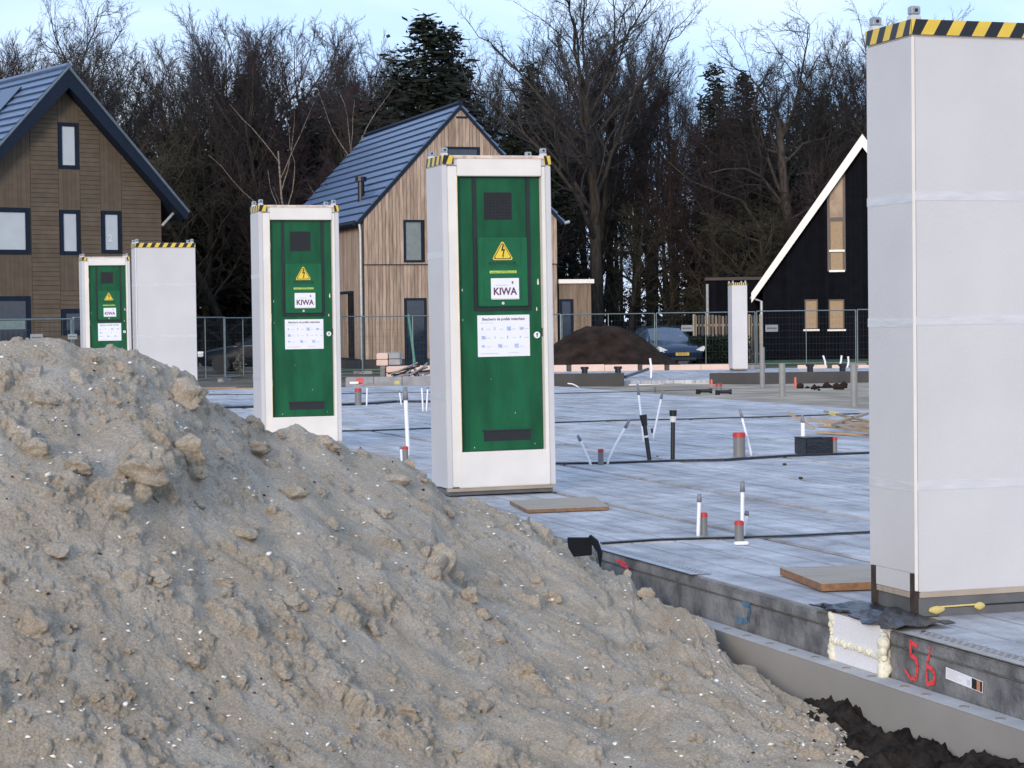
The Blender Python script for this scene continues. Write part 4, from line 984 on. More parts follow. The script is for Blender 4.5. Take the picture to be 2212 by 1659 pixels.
# brown soil heap
def soil_heap():
    P = at(1312, 786, 72.5); n = 150; rxx, ryy = 2.75, 2.6
    xs = np.linspace(-rxx * 1.6, rxx * 1.6, n); X, Y = np.meshgrid(xs, xs)
    prof = np.interp(X, [-4.4, -3.2, -2.6, -2.2, -1.8, -1.4, -1.0, -.5, 0, .4, .8, 1.2, 1.6, 2.0, 2.5, 3.2, 4.4], [.1, .36, .48, .66, .92, 1.14, 1.30, 1.41, 1.44, 1.40, 1.28, 1.06, .78, .50, .24, .02, -.1])
    Z = 1.17 * prof * np.clip(1 - (np.abs(Y) / 2.6) ** 1.5, -.3, 1) + .12 * fbm(X * 1.5, Y * 1.5, 5, .6) - .06
    Vv = np.stack([X, Y, Z], -1).reshape(-1, 3); i, j = np.meshgrid(np.arange(n - 1), np.arange(n - 1)); a = (j * n + i).ravel()
    o = link('soil_heap', mesh_np('soil_heap', Vv, np.stack([a, a + 1, a + n + 1, a + n], -1), M_SOIL2, smooth=True), None, (P.x, 72.5, -.42))
    tag(o, 'dark brown soil heap in front of the parked blue car', 'soil heap')
soil_heap()

# pallets of blocks beyond the slab end
dpx = lambda x: (1340 + x / 4.61) * SRC
def block_stack(x0, x1, y0, y1, Y, rows, cols, m, label, depth=1.0, rz=0.0):
    A0, B0 = at(dpx(x0), dpx(y0), Y), at(dpx(x1), dpx(y1), Y)
    t = thing('block_stack', label, 'block stack', (A0.x, Y, B0.z), rz)
    W, H = B0.x - A0.x, A0.z - B0.z
    for r_ in range(rows):
        for c in range(cols):
            MB().box(W * c / cols + .004, W * (c + 1) / cols - .004, 0, depth, H * r_ / rows + .006, H * (r_ + 1) / rows - .006).build('block', m, t, bevel=.012)
    return t
wl_ = block_stack(90, 1640, 672, 850, 50.3, 1, 3, M_GREYBLOCK, 'low row of grey concrete blocks behind the end of the slab', .4)
block_stack(830, 1640, 475, 690, 52.5, 2, 1, M_PINK, 'lower stack of long pink insulation slabs')
block_stack(650, 868, 235, 462, 53.2, 2, 1, M_PINK, 'upper pair of pink blocks left of the grey ones')
block_stack(872, 1088, 225, 450, 53.2, 2, 1, M_GREYBLOCK, 'pair of grey blocks on top of the pink slabs')
block_stack(715, 822, 470, 690, 52.6, 1, 1, mat('wrapped_dark', (.12, .125, .13), .4, var=.4, scale=8), 'dark wrapped bundle beside the pink slabs')
P = at(dpx(430), dpx(800), 49.6); tag(MB().box(-.09, .09, 0, .02, 0, .15).build('red_patch_panel', mat('red_panel', (.55, .12, .10), .7, var=.2, scale=12), None, (P.x - .1, P.y, P.z)), 'small red panel leaning on the grey blocks', 'panel')
P = at(dpx(250), dpx(790), 49.4); tag(MB().box(-.10, .10, 0, .05, 0, .05).build('white_plank', M_PVCW, None, P), 'short white plank before the grey blocks', 'plank')
P = at(dpx(1030), dpx(800), 49.7); tag(MB().box(-.06, .06, 0, .02, 0, .08).build('yellow_panel', mat('yellow_panel', (.6, .52, .14), .7, var=.2, scale=10), None, P), 'small yellow panel on the grey blocks', 'panel')
rs2 = random.Random(14); P = at(dpx(1300), dpx(690), 51.4); t = thing('scrap_bundle', 'bundle of dark metal scrap on the pink slabs', 'scrap', (P.x, P.y, P.z + .02))
for k in range(14): MB().tube((rs2.uniform(-.6, .3), rs2.uniform(-.2, .2), rs2.uniform(0, .1)), (rs2.uniform(-.1, .6), rs2.uniform(-.2, .2), rs2.uniform(.1, .42)), .022, n=5).build('rod', M_RUST if k % 4 == 0 else M_GREYTAPE, t)
# sand mound in front of the blocks
P = at(dpx(780), dpx(830), 49.3); n = 50; xs = np.linspace(-1, 1, n); X, Y = np.meshgrid(xs * 2.2, xs * .8); Z = .34 * np.clip(1 - np.abs(X) / 2.1, -.1, 1) * np.clip(1 - np.abs(Y) / .75, -.1, 1) + .07 * fbm(X * 3, Y * 3, 4)
i, j = np.meshgrid(np.arange(n - 1), np.arange(n - 1)); a = (j * n + i).ravel()
tag(link('sand_mound', mesh_np('sand_mound', np.stack([X, Y, Z], -1).reshape(-1, 3), np.stack([a, a + 1, a + n + 1, a + n], -1), M_GSAND, smooth=True), None, (P.x, 49.4, -.32)), 'low sand mound against the grey blocks', 'sand mound')
# boards on the ground left, in front of the dark car
for (x0, y0, x1, y1, Y, lb) in ((424, 806, 508, 806, 56, 'pale long plank on the ground before the dark car'), (500, 812, 560, 815, 55, 'dark thin plank on the ground beside the pale one')):
    A0, B0 = at(x0, y0, Y), at(x1, y1, Y); A0.z = B0.z = GZ(A0) + .03
    tag(MB().box(0, (B0 - A0).length, 0, .5, 0, .09).build('ground_plank', M_TIMBER if 'pale' in lb else M_DARKWALL, None, A0, bevel=.01), lb, 'plank')

# ================================================================== FENCES
def make_fence_proto():
    t = thing('site_fence', 'x', 'site fence'); L, H = 3.45, 2.0
    for x in (.03, L - .03): MB().tube((x, 0, .05), (x, 0, H), .021, n=8).build('post', M_FENCE, t)
    MB().tube((.03, 0, H), (L - .03, 0, H), .019, n=8).build('rail', M_FENCE, t); MB().tube((.03, 0, .16), (L - .03, 0, .16), .019, n=8).build('rail', M_FENCE, t)
    MB().tube((L / 2, 0, .16), (L / 2, 0, H), .013, n=6).build('brace', M_FENCE, t)
    mb = MB()
    for k in range(1, 30): mb.tube((L * k / 30, 0, .16), (L * k / 30, 0, H), .0016, n=3, cap=False)
    for k in range(1, 8): mb.tube((.03, 0, .16 + 1.84 * k / 8), (L - .03, 0, .16 + 1.84 * k / 8), .0024, n=3, cap=False)
    mb.build('wire_mesh', M_WIRE, t)
    MB().box(-.32, .32, -.11, .11, 0, .13).build('foot_block', M_FOOT, t, bevel=.02)
    return t
fp = make_fence_proto(); first = True
ORD = ['first', 'second', 'third', 'fourth', 'fifth', 'sixth', 'seventh', 'eighth', 'ninth']
def fence_run(pts, where):
    global first
    idx = -1
    for (a, b) in zip(pts[:-1], pts[1:]):
        d = b - a; n = max(1, round(d.length / 3.5)); ang = math.atan2(d.y, d.x)
        for k in range(n):
            P = a + d * (k / n)
            o = fp if first else copy_tree(fp); first = False
            o.location = (P.x, P.y, GZ(P) - .02); o.rotation_euler = (0, 0, ang + rnd.uniform(-.02, .02)); o.scale = ((d.length / n) / 3.45, 1, rnd.uniform(.985, 1.01))
            total = sum(max(1, round((bb - aa).length / 3.5)) for aa, bb in zip(pts[:-1], pts[1:])); idx += 1
            o['label'] = ('only' if total == 1 else ORD[idx]) + ' steel mesh fence ' + ('' if total == 1 else 'from the left ') + where; o['group'] = 'site fences ' + where
XY = lambda x, Y: Vector((at(x, 690, Y).x, Y, 0))
fence_run([XY(-190, 44.5), XY(158, 47.3)], 'in front of the brown house')
fence_run([XY(158, 47.4), XY(300, 58)], 'running back behind the plain white cabinet')
fence_run([XY(300, 58.2), XY(560, 69), XY(782, 73.5)], 'in front of the dark parked car')
fence_run([XY(782, 73.6), XY(1212, 75)], 'in front of the larch house')
fence_run([XY(1212, 75.4), XY(1416, 75.6)], 'behind the brown soil heap')
fence_run([XY(1416, 75.5), XY(1850, 75.2), XY(2080, 75)], 'in front of the black house')
for (x, y, Y, s, lb) in ((79, 729, 44.8, .13, 'small pale sign on the fence before the brown house window'), (289 * .5486 - 2, 727, 47, .10, 'small pale sign on the fence left of the smallest green door'), (1667, 709, 74.9, .22, 'small pale sign on the fence before the black house'), (1484, 709, 75.2, .2, 'small pale sign on the fence at the blue car')):
    P = at(x, y, Y - .06)
    sg = tag(MB().box(-s, s, -.004, .004, -s * .55, s * .55).build('fence_sign', mat('sign_pale', (.22, .25, .26), .6), None, P), lb, 'sign', 'signs on the fence')
    MB().box(-s * .8, s * .8, -.008, -.0045, -s * .12, s * .1).build('print', M_INKD, sg)
# green brace pole leaning by the larch house
a, b = at(882, 680, 76.0), at(896, 784, 75.0); tag(MB().tube(a, b, .045, n=8).build('brace_pole', mat('pole_green', (.06, .22, .15), .5)), 'green pole leaning on the fence by the larch house door', 'pole')

# ================================================================== HOUSES
class Facade:
    def __init__(s, origin, rz): s.o = Vector(origin); s.rz = rz; s.x = Vector((math.cos(rz), math.sin(rz), 0)); s.n = Vector((math.sin(rz), -math.cos(rz), 0))
    def uv(s, px, py):
        P = hit(px, py, s.o, s.n) - s.o; return P.dot(s.x), P.z
def boards_v(parent, x0, x1, zlo, zhi, w, m, y=-.022, th=.022, holes=(), gap=.006, seed=1, nm='board'):
    n = max(1, round((x1 - x0) / w)); w = (x1 - x0) / n; rr = random.Random(seed)
    for k in range(n):
        a, b = x0 + k * w + gap / 2, x0 + (k + 1) * w - gap / 2; dy = rr.uniform(0, .006); mid = (a + b) / 2
        cutz = sorted([(h[2], h[3]) for h in holes if h[0] < mid < h[1]])
        segs, lo = [], None
        lo0 = zlo(mid) if callable(zlo) else zlo
        hi_a, hi_b = (zhi(a), zhi(b)) if callable(zhi) else (zhi, zhi)
        cur = lo0
        for (c0, c1) in cutz:
            if c0 > cur: segs.append((cur, c0, c0))
            cur = max(cur, c1)
        if max(hi_a, hi_b) > cur + .02: segs.append((cur, max(hi_a, cur + .005), max(hi_b, cur + .005)))
        for (s0, ea, eb_) in segs:
            vs = [(a, y - dy, s0), (b, y - dy, s0), (b, y + th, s0), (a, y + th, s0), (a, y - dy, ea), (b, y - dy, eb_), (b, y + th, eb_), (a, y + th, ea)]
            MB().add(vs, [(0, 3, 2, 1), (4, 5, 6, 7), (0, 1, 5, 4), (1, 2, 6, 5), (2, 3, 7, 6), (3, 0, 4, 7)]).build(nm, m, parent, fix=False)
def boards_h(parent, z0, z1, xa, xb, h, m, y=-.022, th=.022, holes=(), gap=.012, nm='board'):
    n = max(1, round((z1 - z0) / h)); h = (z1 - z0) / n
    for k in range(n):
        a, b = z0 + k * h, z0 + (k + 1) * h - gap; mid = (a + b) / 2
        l0, l1 = (xa(a), xa(b)) if callable(xa) else (xa, xa); r0, r1 = (xb(a), xb(b)) if callable(xb) else (xb, xb)
        if r0 - l0 < .03: continue
        r1 = max(r1, l1 + .01)
        cuts = sorted([(q[0], q[1]) for q in holes if q[2] < mid < q[3]])
        spans, cur = [], None
        L0, L1 = l0, l1
        for (c0, c1) in cuts:
            if c1 < L0 or c0 > r0: continue
            if c0 > L0 + .02: spans.append((L0, L1, c0, c0))
            L0 = L1 = max(L0, c1)
        if r0 > L0 + .02: spans.append((L0, L1, r0, max(r1, L1 + .005)))
        for (p0, p1, q0, q1) in spans:
            vs = [(p0, y - .012, a), (q0, y - .012, a), (q0, y + th, a), (p0, y + th, a), (p1, y, b), (q1, y, b), (q1, y + th, b), (p1, y + th, b)]
            MB().add(vs, [(0, 3, 2, 1), (4, 5, 6, 7), (0, 1, 5, 4), (1, 2, 6, 5), (2, 3, 7, 6), (3, 0, 4, 7)]).build(nm, m, parent, fix=False)
def window(parent, x0, x1, z0, z1, fm, pm, fw=.09, y=-.05, dep=.12, sill=None):
    f = MB().box(x0, x0 + fw, y, y + dep, z0, z1).box(x1 - fw, x1, y, y + dep, z0, z1).box(x0 + fw, x1 - fw, y, y + dep, z1 - fw, z1).box(x0 + fw, x1 - fw, y, y + dep, z0, z0 + fw).build('window', fm, parent, bevel=.008)
    MB().box(x0 + fw, x1 - fw, y + .035, y + .045, z0 + fw, z1 - fw).build('pane', pm, f)
    if sill: MB().box(x0 - .06, x1 + .06, y - .08, y, z0 - .07, z0 - .002).build('sill', sill, f)
    return f
def wall_gable(parent, w, ze, za, depth, m, z0=-.6):
    return MB().prism([(0, z0), (w, z0), (w, ze), (w / 2, za), (0, ze)], .0, depth).build('wall', m, parent)
def roof_slope(roof, x_e, z_e, x_r, z_r, y0, y1, rows, m, th=.03):
    """stepped tile courses between eave (x_e, z_e) and ridge (x_r, z_r) from y0 to y1"""
    e, r_ = Vector((x_e, 0, z_e)), Vector((x_r, 0, z_r)); d = (r_ - e); L = d.length; d.normalize()
    n = Vector((-d.z, 0, d.x)) if d.x > 0 else Vector((d.z, 0, -d.x))
    if n.z < 0: n = -n
    for k in range(rows):
        a, b = e + d * (L * (k + .075) / rows), e + d * (L * (k + 1) / rows)  # gap bares the dark roof below, standing in for each course's shadow line
        vs = []
        for y in (y0, y1):
            vs += [a + n * .012 + Vector((0, y, 0)), a + n * (.012 + th * 1.9) + Vector((0, y, 0)), b + n * (.012 + th * .6) + Vector((0, y, 0)), b + n * .004 + Vector((0, y, 0))]
        MB().add(vs, [(0, 1, 2, 3), (7, 6, 5, 4), (0, 4, 5, 1), (1, 5, 6, 2), (2, 6, 7, 3), (3, 7, 4, 0)]).build('tile_course', m, roof)

# ---- larch house in the middle
O2 = at(788, 772, 80.0); fc = Facade((O2.x, O2.y, 0), TH)
h2 = thing('larch_house', 'pale larch-clad house with blue-black tiled roof behind the largest cabinet', 'house', (O2.x, O2.y, 0), TH)
W2, ZE, ZA, L2 = 7.70, 5.42, 9.60, 14.1
wall2 = wall_gable(h2, W2, ZE, ZA - .12, L2, M_DARKWALL)
wz = lambda px, py: fc.uv(px, py)
gab = lambda x: ZE + (ZA - .14 - ZE) * (1 - abs(x - W2 / 2) / (W2 / 2))
x0, z1 = wz(870, 475); x1, z0 = wz(914, 567); H1 = (x0, x1, z0, z1)
dx0, dz1 = wz(873, 644); dx1, _ = wz(921, 644); H2 = (dx0, dx1, -.2, dz1)
gx0, gz1 = wz(962, 317); gx1, gz0 = wz(1035, 372); H3 = (gx0, gx1, gz0, gz1)
zf = wz(800, 571)[1]
boards_v(wall2, .02, W2 - .02, zf, gab, .14, M_LARCH, y=-.075, th=.075, holes=(H1, H3), seed=2, gap=.014)
boards_v(wall2, .02, W2 - .02, .02, zf - .03, .14, M_LARCH, y=-.03, th=.03, holes=(H2,), seed=3, gap=.014)
MB().box(-.0, W2, -.08, .0, zf - .03, zf - .004).build('drip_edge', M_NAVY, wall2)
MB().box(.0, W2, -.012, .0, -.5, .015).build('plinth', M_DARKWALL, wall2)
window(h2, *H1, M_NAVY, mat('pane_grey', (.18, .21, .20), .15, var=.1), y=-.10, dep=.13); window(h2, *H2, M_NAVY, M_GLASSD, y=-.05); window(h2, *H3, M_NAVY, M_GLASSD, y=-.10, dep=.13)
vx, vz = wz(996, 254); MB().box(vx - .22, vx + .22, -.09, -.07, vz - .04, vz + .04).build('wall_vent', M_NAVY, h2)
# left side wall boards (local x = 0 plane) built along the depth
mbm = Matrix.Rotation(R(-90), 4, 'Z')
side = link('side_wall', MB().box(0, L2, -.010, -.002, 0, ZE).build('side_wall', M_DARKWALL).data, h2)
bpy.data.objects.remove([o for o in bpy.data.objects if o.name == 'side_wall' and o.parent is None][0])
side.rotation_euler = (0, 0, R(-90)); side.location = (0, L2, 0)
boards_v(side, .02, L2 - .03, .03, ZE - .05, .14, M_LARCH, y=-.032, th=.02, holes=((L2 - 4.2, L2 - 1.4, -.2, 2.62),), seed=5)
window(side, L2 - 4.2, L2 - 1.4, .0, 2.6, M_NAVY, M_GLASSD, y=-.045, dep=.04)
for k in range(4): MB().box(L2 - 3.4 + k * .3, L2 - 3.2 + k * .3, -.07, -.05, .05, 2.5).build('shutter_slat', M_LARCH, side)
roof2 = MB().add([(-.28, -.12, ZE - .28), (W2 / 2, -.12, ZA), (W2 + .28, -.12, ZE - .28), (-.28, L2 + .1, ZE - .28), (W2 / 2, L2 + .1, ZA), (W2 + .28, L2 + .1, ZE - .28),
                  (-.16, -.12, ZE - .34), (W2 / 2, -.12, ZA - .16), (W2 + .16, -.12, ZE - .34), (-.16, L2 + .1, ZE - .34), (W2 / 2, L2 + .1, ZA - .16), (W2 + .16, L2 + .1, ZE - .34)],
                 [(0, 1, 4, 3), (1, 2, 5, 4), (6, 9, 10, 7), (7, 10, 11, 8), (0, 6, 7, 1), (1, 7, 8, 2), (3, 4, 10, 9), (4, 5, 11, 10), (0, 3, 9, 6), (2, 8, 11, 5)]).build('roof', M_NAVY, h2)
roof_slope(roof2, -.28, ZE - .28, W2 / 2, ZA, -.10, L2 + .08, 14, M_TILE, .045)
roof_slope(roof2, W2 + .28, ZE - .28, W2 / 2, ZA, -.10, L2 + .08, 14, M_TILE, .045)
MB().tube((W2 / 2, -.12, ZA + .07), (W2 / 2, L2 + .1, ZA + .07), .11, n=8).build('ridge_cap', M_NAVY, roof2)
cxp, cyp = .62, 5.6; zc = ZE - .28 + (.9) * (ZA - ZE + .28) / (W2 / 2 + .28)
ch = MB().tube((cxp, 2.6, zc - .2), (cxp, 2.6, zc + .75), .13, n=12).tube((cxp, 2.6, zc + .75), (cxp, 2.6, zc + .92), .22, n=12).build('roof_vent', M_BPIPE, roof2)
MB().path([Vector((-.16, -.02, ZE - .2)), Vector((-.12, -.06, ZE - .6)), Vector((-.12, -.06, 2.7)), Vector((-.12, -.06, .0))], .05, 8).build('downpipe', M_ZINC, h2)
MB().tube((-.36, -.12, ZE - .32), (-.36, L2, ZE - .32), .08, n=8).build('gutter', M_NAVY, h2)
MB().path([Vector((W2 + .30, -.02, ZE - .28)), Vector((W2 + .52, -.02, ZE - .22))], .06, 8).build('gutter_end', M_ZINC, h2)
# flat-roofed annex on the right
O2b = at(1209, 772, 82.6)
an = thing('larch_annex', 'flat-roofed larch annex with white roof edge right of the larch house', 'annex', (O2b.x, O2b.y, 0), TH)
fa = Facade((O2b.x, O2b.y, 0), TH); ax1, az1 = fa.uv(1276, 612)
wa = MB().box(0, ax1, 0, 4, -.6, az1).build('wall', M_DARKWALL, an)
adx, adz = fa.uv(1237, 646)
boards_v(wa, .0, ax1, .0, az1 - .02, .14, mat('larch_grey', (.20, .145, .10), .85, var=.2, scale=2.2, stretch=(6, 6, .7), rand=.15), y=-.03, th=.03, holes=((.0, adx, -.5, adz),), seed=8)
window(an, .02, adx, -.1, adz, M_NAVY, M_GLASSD)
MB().box(-.03, ax1 + .1, -.12, 4.1, az1, az1 + .16).build('roof_edge', M_FASCIA, an)

# ---- brown house on the left
RZ1 = R(36); D1 = 72.0
PA = at(135, 192, D1); hw1 = .0495 * D1; Bh = Vector((math.cos(RZ1), math.sin(RZ1), 0))
O1 = Vector((PA.x, PA.y, 0)) - Bh * hw1; f1 = Facade(O1, RZ1)
W1 = 2 * hw1; ZA1 = PA.z; ZE1 = f1.uv(340, 431)[1]; L1 = 10.5
h1 = thing('brown_house', 'brown-clad house with navy roof trim at the left edge', 'house', O1, RZ1)
wall1 = wall_gable(h1, W1, ZE1, ZA1, L1, M_BROWNB)
gz = lambda x: ZE1 + (ZA1 - ZE1) * (1 - abs(x - hw1) / hw1) - .02
gxl = lambda z: hw1 - hw1 * min(1, max(0, (ZA1 - .02 - z) / (ZA1 - ZE1))); gxr = lambda z: 2 * hw1 - gxl(z)
def rect1(xa, ya, xb, yb):
    a, zt_ = f1.uv(xa, ya); b, zb_ = f1.uv(xb, yb); return (a, b, zb_, zt_)
Wn = [rect1(124.5, 264, 169.5, 366), rect1(128, 453, 173, 551), rect1(218, 455, 262, 548), rect1(-34, 447, 65, 550), rect1(-34, 640, 68, 800), rect1(132, 667, 182, 723)]
cols = [f1.uv(x, 450)[0] for x in (66, 127, 173, 217, 262)]
mid = [(c) for c in cols]
boards_v(wall1, .02, cols[0], .0, gz, .15, M_BROWNB, holes=Wn, seed=11)
boards_h(wall1, .0, ZA1 - .1, lambda z: max(cols[0] + .01, gxl(z)), lambda z: min(cols[1] - .01, gxr(z)), .155, M_BROWNB, holes=Wn)
boards_v(wall1, cols[1], cols[2], Wn[1][2] - 1.2, gz, .15, M_BROWNB, holes=Wn, seed=12)
boards_h(wall1, .0, Wn[1][2] - 1.22, cols[1], cols[2], .155, M_BROWNB, holes=Wn)
boards_h(wall1, .0, ZA1 - .1, lambda z: max(cols[2] + .01, gxl(z)), lambda z: min(cols[3] - .01, gxr(z)), .155, M_BROWNB, holes=Wn)
boards_v(wall1, cols[3], cols[4], Wn[2][2] - .3, gz, .15, M_BROWNB, holes=Wn, seed=13)
boards_h(wall1, .0, Wn[2][2] - .32, cols[3], cols[4], .155, M_BROWNB, holes=Wn)
boards_h(wall1, .0, ZA1 - .1, cols[4] + .01, lambda z: max(cols[4] + .01, gxr(z)), .155, M_BROWNB, holes=Wn)
for k, wn_ in enumerate(Wn):
    f = window(h1, *wn_, M_NAVY, M_GLASSP if k < 4 else M_GLASSD, fw=.13 if k in (0, 1, 2) else .16)
    if k == 2: put_text('2', .34, M_FILM, f, (wn_[0] + wn_[1]) / 2 - .05, -.03, wn_[2] + (wn_[3] - wn_[2]) * .35, .02)
    if k == 4: MB().box(wn_[0] + .2, wn_[1] - .2, -.03, -.02, wn_[3] - 1.1, wn_[3] - .75).build('blind', mat('teal_blind', (.16, .22, .21), .6), f)
OV = .55
so = hw1 + .70; zlow = ZA1 - (ZA1 - ZE1) / hw1 * so          # eave overhang
tk = .52
roof1 = MB().add([(hw1 - so, -OV, zlow), (hw1, -OV, ZA1), (hw1 + so, -OV, zlow), (hw1 + so + .10, -OV, zlow + tk - .28), (hw1, -OV, ZA1 + tk + .12), (hw1 - so - .10, -OV, zlow + tk - .28)] +
                 [(hw1 - so, L1, zlow), (hw1, L1, ZA1), (hw1 + so, L1, zlow), (hw1 + so + .10, L1, zlow + tk - .28), (hw1, L1, ZA1 + tk + .12), (hw1 - so - .10, L1, zlow + tk - .28)],
                 [(0, 1, 4, 5), (1, 2, 3, 4), (6, 11, 10, 7), (7, 10, 9, 8), (0, 6, 7, 1), (1, 7, 8, 2), (5, 4, 10, 11), (4, 3, 9, 10), (0, 5, 11, 6), (2, 8, 9, 3)]).build('roof', M_NAVY, h1)
zt_e = zlow + tk - .28; zr = ZA1 + tk + .12
roof_slope(roof1, hw1 - so - .10, zt_e, hw1, zr, -OV + .12, L1, 17, M_TILE, .045); roof_slope(roof1, hw1 + so + .10, zt_e, hw1, zr, -OV + .12, L1, 17, M_TILE, .045)
for s in (-1, 1):
    a, b = Vector((hw1 + s * (so + .12), -OV, zt_e + .03)), Vector((hw1, -OV, zr + .03))
    MB().tube(a, b, .045, n=6).build('verge_trim', mat('verge_grey', (.10, .13, .16), .5), roof1)
MB().tube((hw1, -OV, zr + .09), (hw1, L1, zr + .09), .10, n=8).build('ridge_cap', M_TILE, roof1)
sl = (Vector((hw1, 0, zr)) - Vector((hw1 - so - .1, 0, zt_e)))
for k in range(3):
    e = Vector((hw1 - so - .1, 0, zt_e)); d = sl.normalized(); n_ = Vector((-d.z, 0, d.x)) * (1 if -d.z < 0 else -1)
    p = [e + d * (sl.length * .40) + n_ * .14, e + d * (sl.length * .90) + n_ * .14]
    y0, y1 = 2.2 + k * 1.75, 3.9 + k * 1.75
    MB().add([p[0] + Vector((0, y0, 0)), p[1] + Vector((0, y0, 0)), p[1] + Vector((0, y1, 0)), p[0] + Vector((0, y1, 0))] + [q - n_ * .05 + Vector((0, y, 0)) for q, y in ((p[0], y0), (p[1], y0), (p[1], y1), (p[0], y1))],
             [(0, 1, 2, 3), (7, 6, 5, 4), (0, 4, 5, 1), (1, 5, 6, 2), (2, 6, 7, 3), (3, 7, 4, 0)]).build('solar_panel', M_SOLAR, roof1)
MB().tube((W1 + .02, -.06, ZE1 - .9), (W1 + .55, -.06, ZE1 - .38), .05, n=8).build('drain_pipe', M_ZINC, h1)

# ---- black house on the right
RZ3 = R(-7.5); D3 = 86.0
PA3 = at(1862, 296, D3); O3c = Vector((PA3.x, PA3.y, 0)); f3 = Facade(O3c, RZ3)
ex, ez = f3.uv(1626, 634); hwx = -ex; wx = f3.uv(1648, 700)[0]
ZA3 = PA3.z; L3 = 11.0; sl3 = (ZA3 - ez) / hwx
h3 = thing('black_house', 'black-clad house with white verge boards behind the distant white cabinet', 'house', O3c, RZ3)
zew = ZA3 - sl3 * (-wx) - .25
wall3 = MB().prism([(wx, -.6), (-wx, -.6), (-wx, zew), (0, ZA3 - .25), (wx, zew)], 0, L3).build('wall', M_BLACKB, h3)
g3 = lambda x: ZA3 - .27 - sl3 * abs(x)
def rect3(xa, ya, xb, yb):
    a, zt_ = f3.uv(xa, ya); b, zb_ = f3.uv(xb, yb); return (a, b, zb_, zt_)
HU = rect3(1786, 363, 1827, 586); HA = rect3(1738, 647, 1767, 711); HB = rect3(1790, 647, 1824, 711)
boards_v(wall3, wx, -wx, -.2, g3, .19, M_BLACKB, holes=(HU, HA, HB), seed=21)
# tall window with slanted top
zl = f3.uv(1786, 418)[1]; xa_, xb_, zb_, zt_ = HU
fr3 = MB().prism([(xa_, zb_), (xb_, zb_), (xb_, zt_), (xa_, zl)], -.06, .02).build('window', mat('bronze_frame', (.07, .05, .04), .5), h3)
for nm, ya, yb, m in (('pane', 425, 470, M_BRONZE), ('pane', 479, 540, M_BLIND), ('pane', 546, 583, M_BLIND)):
    za, zb2 = f3.uv(1800, ya)[1], f3.uv(1800, yb)[1]
    if ya == 425: MB().prism([(xa_ + .1, zb2), (xb_ - .1, zb2), (xb_ - .1, zt_ - .3), (xa_ + .1, zl - .05)], -.075, -.062).build(nm, m, fr3)
    else: MB().box(xa_ + .13, xb_ - .12, -.075, -.062, zb2, za).build(nm, m, fr3)
for yy in (541.5, 585):
    z_ = f3.uv(1800, yy)[1]; MB().box(xa_ + .06, xb_ - .04, -.12, -.05, z_ - .05, z_ + .03).build('sill', M_FASCIA, fr3)
for Hh in (HA, HB): window(h3, *Hh, mat('bronze_frame', (.07, .05, .04), .5), M_BLIND, fw=.05, sill=M_FASCIA)
roof3 = MB().add([(-hwx, -.35, ez - .1), (0, -.35, ZA3 - .1), (hwx, -.35, ez - .1), (-hwx, L3, ez - .1), (0, L3, ZA3 - .1), (hwx, L3, ez - .1), (-hwx, -.35, ez - .28), (0, -.35, ZA3 - .28), (hwx, -.35, ez - .28), (-hwx, L3, ez - .28), (0, L3, ZA3 - .28), (hwx, L3, ez - .28)],
                 [(0, 1, 4, 3), (1, 2, 5, 4), (6, 9, 10, 7), (7, 10, 11, 8), (3, 4, 10, 9), (4, 5, 11, 10), (0, 3, 9, 6), (2, 8, 11, 5), (0, 6, 7, 1), (1, 7, 8, 2)]).build('roof', M_BLACKB, h3)
roof_slope(roof3, -hwx, ez - .1, 0, ZA3 - .1, -.3, L3, 20, M_TILED, .05); roof_slope(roof3, hwx, ez - .1, 0, ZA3 - .1, -.3, L3, 20, M_TILED, .05)
for s in (-1, 1):
    MB().prism([(s * (hwx + .05), ez - .38), (s * (hwx + .05), ez + .02), (0, ZA3 + .09), (0, ZA3 - .43)], -.42, -.36).build('verge_board', M_FASCIA, roof3)
pa_ = [f3.uv(1621, 643), f3.uv(1645, 651), f3.uv(1646, 790)]
MB().path([Vector((a, -.25, b)) for a, b in pa_], .06, 8).build('downpipe', M_ZINC, h3)
ann = at(1528, 606, 89); t = thing('black_annex', 'low black annex left of the black house', 'annex', (ann.x, 89, 0), RZ3)
wa3 = MB().box(0, 2.6, 0, 5, -.6, ann.z).build('wall', M_BLACKB, t); MB().box(-.1, 2.7, -.12, 5.1, ann.z, ann.z + .12).build('roof_edge', mat('edge_dark', (.05, .04, .035), .7), t)
boards_v(wa3, 0, 2.6, 0, ann.z - .02, .19, M_BLACKB, seed=23)
MB().tube((.0, -.1, .1), (.0, -.1, ann.z - .15), .06, n=8).build('downpipe', M_ZINC, t)
# low black shed left part far
# wooden slat fence + hedge
M_SLAT = mat('weathered_slat', (.17, .135, .10), .9, var=.3, scale=3, stretch=(4, 4, .6), rand=.35)
def slat_fence(xa, xb, yt_, yb_, Y, label):
    A0, B0 = at(xa, yt_, Y), at(xb, yb_, Y); L = B0.x - A0.x; z0 = -.4; t = thing('slat_fence', label, 'wooden fence', (A0.x, Y, z0)); n = max(2, round(L / .125)); rr = random.Random(5)
    for k in range(n):
        MB().box(L * k / n, L * k / n + .085, 0, .022, .05, A0.z - z0 + rr.uniform(-.03, .03)).build('slat', M_SLAT if rr.random() < .8 else M_DARKWALL, t)
    for z in (.4, 1.5): MB().box(0, L, .023, .06, z, z + .08).build('rail', M_TIMBER, t)
    for x in (-.06, L + .02): MB().box(x, x + .09, .0, .09, 0, A0.z - z0 + .05).build('post', mat('post_wood', (.34, .28, .19), .8), t)
slat_fence(1500, 1582, 682, 770, 80.2, 'weathered wooden slat fence right of the blue car'); slat_fence(1620, 1640, 682, 770, 80.6, 'short wooden slat fence between the white cabinet and the downpipe')
